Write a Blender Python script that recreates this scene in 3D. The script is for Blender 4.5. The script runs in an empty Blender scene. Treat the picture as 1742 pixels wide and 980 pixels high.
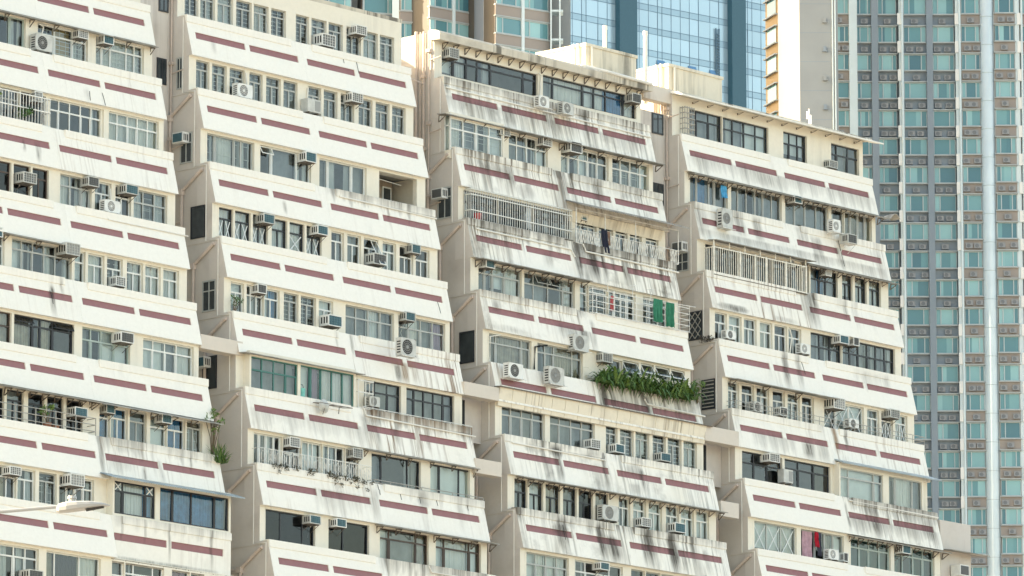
import bpy, math, random, zlib
random.seed(7)
from mathutils import Vector, Matrix
sc = bpy.context.scene
R = math.radians
# ---------------------------------------------------------------- camera, sky, sun, exposure
EYE = 1.7
cam_d = bpy.data.cameras.new('camera'); cam = bpy.data.objects.new('camera', cam_d); sc.collection.objects.link(cam)
cam.location = (0, 0, EYE); cam.rotation_euler = (R(90 + 10.8975), 0, 0)
cam_d.sensor_width = 36; cam_d.lens = 11000 / 1742 * 36; cam_d.clip_end = 6000; cam_d.clip_start = 1
sc.camera = cam
SUN_EL, SUN_AZ = 27.0, 171.0      # azimuth of the direction to the sun, degrees counter-clockwise from +X
world = bpy.data.worlds.new('World'); sc.world = world; world.use_nodes = True
wn = world.node_tree; wn.nodes.clear()
sky = wn.nodes.new('ShaderNodeTexSky'); sky.sky_type = 'NISHITA'; sky.sun_disc = False
sky.sun_elevation = R(SUN_EL); sky.sun_rotation = R(90 - SUN_AZ); sky.air_density = 1.0; sky.dust_density = 4.0; sky.ozone_density = 1.0
bgn = wn.nodes.new('ShaderNodeBackground'); bgn.inputs['Strength'].default_value = 0.15
won = wn.nodes.new('ShaderNodeOutputWorld')
wn.links.new(sky.outputs[0], bgn.inputs[0]); wn.links.new(bgn.outputs[0], won.inputs[0])
sun_d = bpy.data.lights.new('sun', 'SUN'); sun_d.energy = 3.0; sun_d.angle = R(0.5); sun_d.color = (1, .97, .92)
sun = bpy.data.objects.new('sun', sun_d); sc.collection.objects.link(sun)
sdir = Vector((math.cos(R(SUN_AZ)) * math.cos(R(SUN_EL)), math.sin(R(SUN_AZ)) * math.cos(R(SUN_EL)), math.sin(R(SUN_EL))))
sun.rotation_euler = sdir.to_track_quat('Z', 'Y').to_euler()
vs = sc.view_settings
vs.view_transform = 'Standard'; vs.look = 'None'; vs.gamma = 1; vs.use_curve_mapping = False; vs.exposure = 2.2
vs.use_white_balance = True; vs.white_balance_temperature = 9000; vs.white_balance_tint = 6.5
sc.cycles.max_bounces = 8; sc.cycles.transparent_max_bounces = 12; sc.cycles.use_denoising = True

# ---------------------------------------------------------------- helpers
COL = sc.collection
class MB:
    """collects faces of one mesh"""
    def __init__(s): s.v = []; s.f = []; s.m = []
    def quad(s, a, b, c, d, m=0):
        i = len(s.v); s.v += [a, b, c, d]; s.f.append((i, i+1, i+2, i+3)); s.m.append(m)
    def poly(s, pts, m=0):
        i = len(s.v); s.v += pts; s.f.append(tuple(range(i, i+len(pts)))); s.m.append(m)
    def box(s, x0, x1, y0, y1, z0, z1, m=0, ml=None):
        i = len(s.v)
        s.v += [(x0,y0,z0),(x1,y0,z0),(x1,y1,z0),(x0,y1,z0),(x0,y0,z1),(x1,y0,z1),(x1,y1,z1),(x0,y1,z1)]
        for k, q in enumerate(((0,1,5,4),(1,2,6,5),(2,3,7,6),(3,0,4,7),(4,5,6,7),(3,2,1,0))):
            s.f.append(tuple(i+t for t in q)); s.m.append(ml if (ml is not None and k == 3) else m)
    def fbox(s, x0, x1, d0, d1, z0, z1, m=0, ml=None):     # facade box: d is outward distance, local y = -d
        s.box(x0, x1, -d1, -d0, z0, z1, m, ml)
    def prism(s, prof, x0, x1, m=0, mcap=None):            # prof: (d, z) outline, extruded along x
        n = len(prof); i = len(s.v)
        ar = sum(prof[k][0]*prof[(k+1)%n][1]-prof[(k+1)%n][0]*prof[k][1] for k in range(n))
        if ar < 0: prof = prof[::-1]
        s.v += [(x0, -d, z) for d, z in prof] + [(x1, -d, z) for d, z in prof]
        for k in range(n):
            j = (k+1) % n; s.f.append((i+k, i+n+k, i+n+j, i+j)); s.m.append(m)
        mc = m if mcap is None else mcap
        s.f.append(tuple(i+k for k in range(n))); s.m.append(mc)
        s.f.append(tuple(i+n+k for k in reversed(range(n)))); s.m.append(mc)
    def tube(s, pts, r, m=0, n=7, r1=None):
        pts = [Vector(p) for p in pts]; L = len(pts); i = len(s.v); pv = None
        for k, p in enumerate(pts):
            t = (pts[min(k+1, L-1)] - pts[max(k-1, 0)]).normalized()
            a = Vector((0, 0, 1)) if abs(t.z) < .9 else Vector((1, 0, 0))
            e1 = t.cross(a).normalized(); e2 = t.cross(e1)
            rr = r if r1 is None else r + (r1-r)*k/(L-1)
            for q in range(n):
                an = 2*math.pi*q/n; s.v.append(tuple(p + rr*(math.cos(an)*e1 + math.sin(an)*e2)))
        for k in range(L-1):
            for q in range(n):
                w = (q+1) % n; s.f.append((i+k*n+q, i+k*n+w, i+(k+1)*n+w, i+(k+1)*n+q)); s.m.append(m)
        s.f.append(tuple(i+q for q in reversed(range(n)))); s.m.append(m)
        s.f.append(tuple(i+(L-1)*n+q for q in range(n))); s.m.append(m)
    def disc(s, cx, y, cz, r, m=0, n=20, r0=0, sy=-1):       # disc / ring facing -y
        i = len(s.v)
        for k in range(n):
            an = 2*math.pi*k/n; s.v.append((cx+r*math.cos(an), y, cz+r*math.sin(an)))
            if r0: s.v.append((cx+r0*math.cos(an), y, cz+r0*math.sin(an)))
        if r0:
            for k in range(n):
                j = (k+1) % n; s.f.append((i+2*k, i+2*j, i+2*j+1, i+2*k+1)); s.m.append(m)
        else: s.f.append(tuple(range(i, i+n))); s.m.append(m)
    def mesh(s, name, mats, smooth=False):
        me = bpy.data.meshes.new(name); me.from_pydata(s.v, [], s.f)
        for m in (mats if isinstance(mats, (list, tuple)) else [mats]): me.materials.append(m)
        me.polygons.foreach_set('material_index', s.m)
        if smooth: me.polygons.foreach_set('use_smooth', [True]*len(s.f))
        me.update(); return me
    def build(s, name, mats, parent=None, loc=None, smooth=False):
        return link(name, s.mesh(name, mats, smooth), parent, loc)
def link(name, me, parent=None, loc=None):
    o = bpy.data.objects.new(name, me); COL.objects.link(o)
    if parent is not None: o.parent = parent
    if loc is not None: o.location = loc
    return o
def tag(o, label=None, cat=None, group=None, kind=None):
    if label: o['label'] = label
    if cat: o['category'] = cat
    if group: o['group'] = group
    if kind: o['kind'] = kind
    return o
def empty(name, loc=(0, 0, 0), rz=0):
    o = bpy.data.objects.new(name, None); COL.objects.link(o); o.location = loc; o.rotation_euler = (0, 0, rz); return o

# ---------------------------------------------------------------- materials
class NT:
    def __init__(s, name):
        s.mat = bpy.data.materials.new(name); s.mat.use_nodes = True; s.t = s.mat.node_tree; s.t.nodes.clear()
        s.out = s.t.nodes.new('ShaderNodeOutputMaterial')
    def n(s, ty, **kw):
        x = s.t.nodes.new(ty)
        for k, v in kw.items():
            if k.startswith('i_'): x.inputs[k[2:].replace('_', ' ')].default_value = v
            else: setattr(x, k, v)
        return x
    def l(s, a, b): s.t.links.new(a, b)
    def math(s, op, a, b=None, clamp=False):
        x = s.n('ShaderNodeMath', operation=op); x.use_clamp = clamp
        for i, q in enumerate((a, b)):
            if q is None: continue
            if isinstance(q, (int, float)): x.inputs[i].default_value = q
            else: s.l(q, x.inputs[i])
        return x.outputs[0]
    def mix(s, f, a, b):
        x = s.n('ShaderNodeMix', data_type='RGBA')
        for i, q in ((0, f), (6, a), (7, b)):
            if isinstance(q, (int, float)): x.inputs[i].default_value = q
            elif isinstance(q, tuple): x.inputs[i].default_value = q + (1,) if len(q) == 3 else q
            else: s.l(q, x.inputs[i])
        return x.outputs[2]
    def maprange(s, v, a, b, c=0, d=1):
        x = s.n('ShaderNodeMapRange'); s.l(v, x.inputs[0])
        for i, q in zip((1, 2, 3, 4), (a, b, c, d)):
            if isinstance(q, (int, float)): x.inputs[i].default_value = q
            else: s.l(q, x.inputs[i])
        return x.outputs[0]
    def noise(s, vec, scale, detail=3, rough=.55):
        x = s.n('ShaderNodeTexNoise'); x.inputs['Scale'].default_value = scale; x.inputs['Detail'].default_value = detail
        x.inputs['Roughness'].default_value = rough
        s.l(vec, x.inputs['Vector']); return x.outputs[0]
    def mapping(s, vec, scale=(1, 1, 1), loc=None):
        x = s.n('ShaderNodeMapping'); s.l(vec, x.inputs[0]); x.inputs['Scale'].default_value = scale
        if loc is not None: s.l(loc, x.inputs['Location'])
        return x.outputs[0]
def simple(name, col, rough=.6, metal=0, var=.06, vscale=3.0, spec=.3, bump=0):
    t = NT(name); b = t.n('ShaderNodeBsdfPrincipled'); b.inputs['Roughness'].default_value = rough; b.inputs['Metallic'].default_value = metal
    b.inputs['Specular IOR Level'].default_value = spec
    tc = t.n('ShaderNodeTexCoord'); n = t.noise(tc.outputs['Object'], vscale, 4)
    k = t.maprange(n, .3, .7, 1-var, 1+var)
    x = t.n('ShaderNodeMix', data_type='RGBA', blend_type='MULTIPLY'); x.inputs[0].default_value = 1; x.inputs[6].default_value = col + (1,)
    cc = t.n('ShaderNodeCombineColor'); [t.l(k, cc.inputs[i]) for i in range(3)]
    t.l(cc.outputs[0], x.inputs[7]); t.l(x.outputs[2], b.inputs['Base Color'])
    if bump:
        bp = t.n('ShaderNodeBump'); bp.inputs['Strength'].default_value = bump; bp.inputs['Distance'].default_value = .02
        t.l(t.noise(tc.outputs['Object'], 14, 4), bp.inputs['Height']); t.l(bp.outputs[0], b.inputs['Normal'])
    t.l(b.outputs[0], t.out.inputs[0]); return t.mat
def paint(name, col, dirt=.25, streak=1.0, zlo=-.9, zhi=.9, fade=True, dcol=(.13, .12, .10), use_obj=True):
    """painted render on concrete: old runs of water and soot, amount from the object's own colour property"""
    t = NT(name); b = t.n('ShaderNodeBsdfPrincipled'); b.inputs['Roughness'].default_value = .75; b.inputs['Specular IOR Level'].default_value = .2
    tc = t.n('ShaderNodeTexCoord'); oc = tc.outputs['Object']
    oi = t.n('ShaderNodeObjectInfo'); sep = t.n('ShaderNodeSeparateColor'); t.l(oi.outputs['Color'], sep.inputs[0])
    if use_obj: amt, seed, rust = sep.outputs[0], sep.outputs[1], sep.outputs[2]
    else:
        v = t.n('ShaderNodeValue'); v.outputs[0].default_value = dirt; amt = v.outputs[0]
        v2 = t.n('ShaderNodeValue'); v2.outputs[0].default_value = .3; seed = v2.outputs[0]
        v3 = t.n('ShaderNodeValue'); v3.outputs[0].default_value = 0; rust = v3.outputs[0]
    cv = t.n('ShaderNodeCombineXYZ'); sd = t.math('MULTIPLY', seed, 57.0)
    t.l(sd, cv.inputs[0]); t.l(sd, cv.inputs[2])
    st = t.noise(t.mapping(oc, (2.3, .15, .16), cv.outputs[0]), 1.0, 3, .55)
    st2 = t.noise(t.mapping(oc, (6.5, .3, .30), cv.outputs[0]), 1.0, 3, .6)
    big = t.noise(t.mapping(oc, (.42, .3, .22), cv.outputs[0]), 1.0, 3, .55)
    soot = t.noise(t.mapping(oc, (.9, .9, 1.1), cv.outputs[0]), 1.0, 4, .6)
    sx = t.n('ShaderNodeSeparateXYZ'); t.l(oc, sx.inputs[0])
    gate = t.maprange(big, t.math('SUBTRACT', .60, t.math('MULTIPLY', amt, .24)), t.math('SUBTRACT', .74, t.math('MULTIPLY', amt, .24)))
    m1 = t.maprange(st, .50, .66); m2 = t.math('MULTIPLY', t.maprange(st2, .50, .66), .8)
    streaks = t.math('MULTIPLY', t.math('MAXIMUM', m1, m2), gate)
    if fade:
        g = t.maprange(sx.outputs[2], zlo, zhi, .45, 1.0)
        streaks = t.math('MULTIPLY', streaks, g)
        lip = t.maprange(sx.outputs[2], zhi-.35, zhi, 0, 1)
        streaks = t.math('ADD', streaks, t.math('MULTIPLY', t.math('MULTIPLY', lip, t.maprange(st2, .42, .62)), t.math('MULTIPLY', amt, .55)))
    sm = t.math('MULTIPLY', t.maprange(soot, .54, .74), t.math('MULTIPLY', amt, .55))
    m = t.math('ADD', t.math('MULTIPLY', streaks, 1.05), sm)
    m = t.math('MULTIPLY', m, t.math('MINIMUM', t.math('MULTIPLY', amt, 1.5), 1.0))
    m = t.math('MINIMUM', t.math('MULTIPLY', m, streak), .88)
    mot = t.noise(oc, 7.0, 5, .6)
    tone = t.noise(t.mapping(oc, (.5, .5, .35), cv.outputs[0]), 1.0, 4)
    c = t.mix(t.maprange(mot, .35, .7, 0, .09), col, (.42, .38, .31))
    c = t.mix(t.maprange(tone, .45, .75, 0, t.math('ADD', .05, t.math('MULTIPLY', amt, .35))), c, (col[0]*.86, col[1]*.80, col[2]*.66))
    c = t.mix(m, c, dcol)
    if use_obj:
        at = t.n('ShaderNodeAttribute', attribute_name='stain'); ar = t.n('ShaderNodeAttribute', attribute_name='rust')
        fine = t.maprange(t.noise(t.mapping(oc, (16, .5, 1.1), cv.outputs[0]), 1.0, 4, .65), .3, .7, .45, 1.25)
        k = t.math('MINIMUM', t.math('MULTIPLY', t.math('MULTIPLY', at.outputs['Fac'], 1.25), fine), .93)
        c = t.mix(k, c, (dcol[0]*.62, dcol[1]*.60, dcol[2]*.60)); c = t.mix(t.math('MINIMUM', t.math('MULTIPLY', ar.outputs['Fac'], fine), .85), c, (.23, .13, .06))
    # rust runs
    rm = t.math('MULTIPLY', t.maprange(st2, .5, .62), t.maprange(big, .42, .6)); rm = t.math('MULTIPLY', rm, rust)
    c = t.mix(rm, c, (.20, .11, .055))
    # small chips and specks
    sp = t.noise(oc, 26.0, 2); c = t.mix(t.maprange(sp, .74, .78, 0, .5), c, (.25, .22, .18))
    t.l(c, b.inputs['Base Color'])
    bp = t.n('ShaderNodeBump'); bp.inputs['Strength'].default_value = .25; bp.inputs['Distance'].default_value = .015
    t.l(t.noise(oc, 5.0, 5, .6), bp.inputs['Height']); t.l(bp.outputs[0], b.inputs['Normal'])
    t.l(b.outputs[0], t.out.inputs[0]); return t.mat
def glass(name, tint, refl=1.0, rough=.015, bumpy=.12):
    t = NT(name); tr = t.n('ShaderNodeBsdfTransparent'); tr.inputs[0].default_value = tint + (1,)
    gl = t.n('ShaderNodeBsdfGlossy'); gl.inputs['Roughness'].default_value = rough; gl.inputs[0].default_value = (.92, .97, 1, 1)
    fr = t.n('ShaderNodeFresnel'); fr.inputs['IOR'].default_value = 1.52
    tc = t.n('ShaderNodeTexCoord'); bp = t.n('ShaderNodeBump'); bp.inputs['Strength'].default_value = bumpy; bp.inputs['Distance'].default_value = .05
    t.l(t.noise(tc.outputs['Object'], 1.3, 2), bp.inputs['Height']); t.l(bp.outputs[0], gl.inputs['Normal'])
    f = t.math('MINIMUM', t.math('MULTIPLY', fr.outputs[0], 1.25*refl), 1.0)
    mx = t.n('ShaderNodeMixShader'); t.l(f, mx.inputs[0]); t.l(tr.outputs[0], mx.inputs[1]); t.l(gl.outputs[0], mx.inputs[2])
    t.l(mx.outputs[0], t.out.inputs[0]); return t.mat
def leafmat(name, col):
    t = NT(name); b = t.n('ShaderNodeBsdfPrincipled'); b.inputs['Roughness'].default_value = .5
    tc = t.n('ShaderNodeTexCoord'); n = t.noise(tc.outputs['Object'], 9, 3)
    t.l(t.mix(t.maprange(n, .3, .7), (col[0]*.55, col[1]*.6, col[2]*.6), (col[0]*1.5, col[1]*1.4, col[2]*1.2)), b.inputs['Base Color'])
    t.l(b.outputs[0], t.out.inputs[0]); return t.mat

M = {}
M['white'] = paint('white_paint', (.86, .835, .765))
M['cream'] = paint('cream_paint', (.80, .75, .64), dirt=.22, use_obj=False, fade=False, streak=.7)
M['panel'] = paint('cream_panel', (.80, .73, .60), dirt=.5, use_obj=False, fade=False, dcol=(.16, .11, .07))
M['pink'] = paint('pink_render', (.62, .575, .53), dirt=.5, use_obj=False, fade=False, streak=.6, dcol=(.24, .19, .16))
M['mauve'] = paint('mauve_paint', (.31, .148, .158), dcol=(.10, .07, .065), zlo=-.2, zhi=.5)
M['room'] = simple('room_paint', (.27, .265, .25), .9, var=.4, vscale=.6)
M['balc'] = simple('balcony_paint', (.34, .28, .22), .8, var=.15)
M['concrete'] = paint('roof_concrete', (.62, .57, .48), dirt=.62, use_obj=False, fade=False)
FR = {'W': simple('white_frame', (.70, .72, .69), .45), 'G': simple('aluminium_frame', (.42, .44, .42), .45), 'K': simple('black_frame', (.030, .034, .040), .4),
      'B': simple('bronze_frame', (.075, .052, .042), .4), 'T': simple('green_frame', (.045, .17, .15), .45), 'A': simple('pale_green_frame', (.36, .44, .41), .45),
      'N': simple('rail_frame', (.6, .6, .57), .5)}
CU = {'w': simple('white_curtain', (.74, .74, .71), .9), 's': simple('sheer_curtain', (.62, .64, .63), .9), 'l': simple('pale_blind', (.72, .76, .75), .8),
      'b': simple('blue_curtain', (.03, .21, .42), .9, var=.3), 'g': simple('grey_film', (.26, .28, .285), .8, var=.3, vscale=1.2), 'o': simple('ochre_blind', (.50, .37, .20), .9),
      'p': simple('mauve_curtain', (.36, .23, .31), .9), 'n': simple('navy_curtain', (.03, .035, .09), .9), 'y': simple('beige_curtain', (.42, .37, .29), .9, var=.2),
      'd': simple('dark_blind', (.07, .075, .08), .8)}
PANE = {'std': glass('clear_glass', (.80, .86, .85)), 'dark': glass('tinted_glass', (.26, .28, .30), .6), 'teal': glass('green_glass', (.22, .46, .44), 1.0)}
M['grille_bar'] = simple('grille_paint', (.66, .67, .63), .5)
M['rail'] = simple('white_rail', (.72, .72, .68), .5, var=.2, vscale=5)
M['rail2'] = simple('cream_rail', (.80, .77, .68), .55, var=.2, vscale=5)
M['greyrail'] = simple('grey_rail', (.36, .35, .32), .5, var=.2)
M['tape'] = simple('tape', (.66, .70, .70), .8)
M['steel'] = simple('bracket_steel', (.16, .135, .11), .6, var=.3, vscale=6)
M['sheet'] = simple('awning_sheet', (.30, .285, .255), .6, var=.35, vscale=2.5)
M['bluesheet'] = simple('corrugated_sheet', (.30, .36, .38), .45, var=.25, vscale=2)
M['pipe'] = simple('pipe_paint', (.58, .49, .43), .6, var=.12)
M['wpipe'] = simple('white_pipe', (.76, .74, .68), .5)
M['acw'] = simple('ac_casing', (.72, .73, .70), .45, var=.10, vscale=4)
M['acg'] = simple('ac_casing_aged', (.52, .53, .50), .5, var=.15, vscale=4)
GR = {'t': simple('teal_coil', (.055, .135, .165), .6, var=.2), 'w': simple('pale_grille', (.16, .17, .17), .6), 'k': simple('dark_coil', (.10, .105, .105), .6), 'b': simple('grey_coil', (.30, .31, .30), .6), 'g': simple('grey_guard', (.33, .33, .31), .6)}
M['tealbar'] = simple('teal_bar', (.12, .22, .25), .5); M['darkbar'] = simple('dark_bar', (.17, .18, .18), .5)
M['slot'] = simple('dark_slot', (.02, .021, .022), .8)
M['leaf'] = leafmat('leaf', (.06, .14, .04)); M['leaf2'] = leafmat('pale_leaf', (.11, .20, .05)); M['bark'] = simple('bark', (.16, .12, .08), .9)
M['clay'] = simple('clay_pot', (.35, .14, .08), .8)
def cloth(name, c): return simple(name, c, .9, var=.2, vscale=6)

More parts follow.
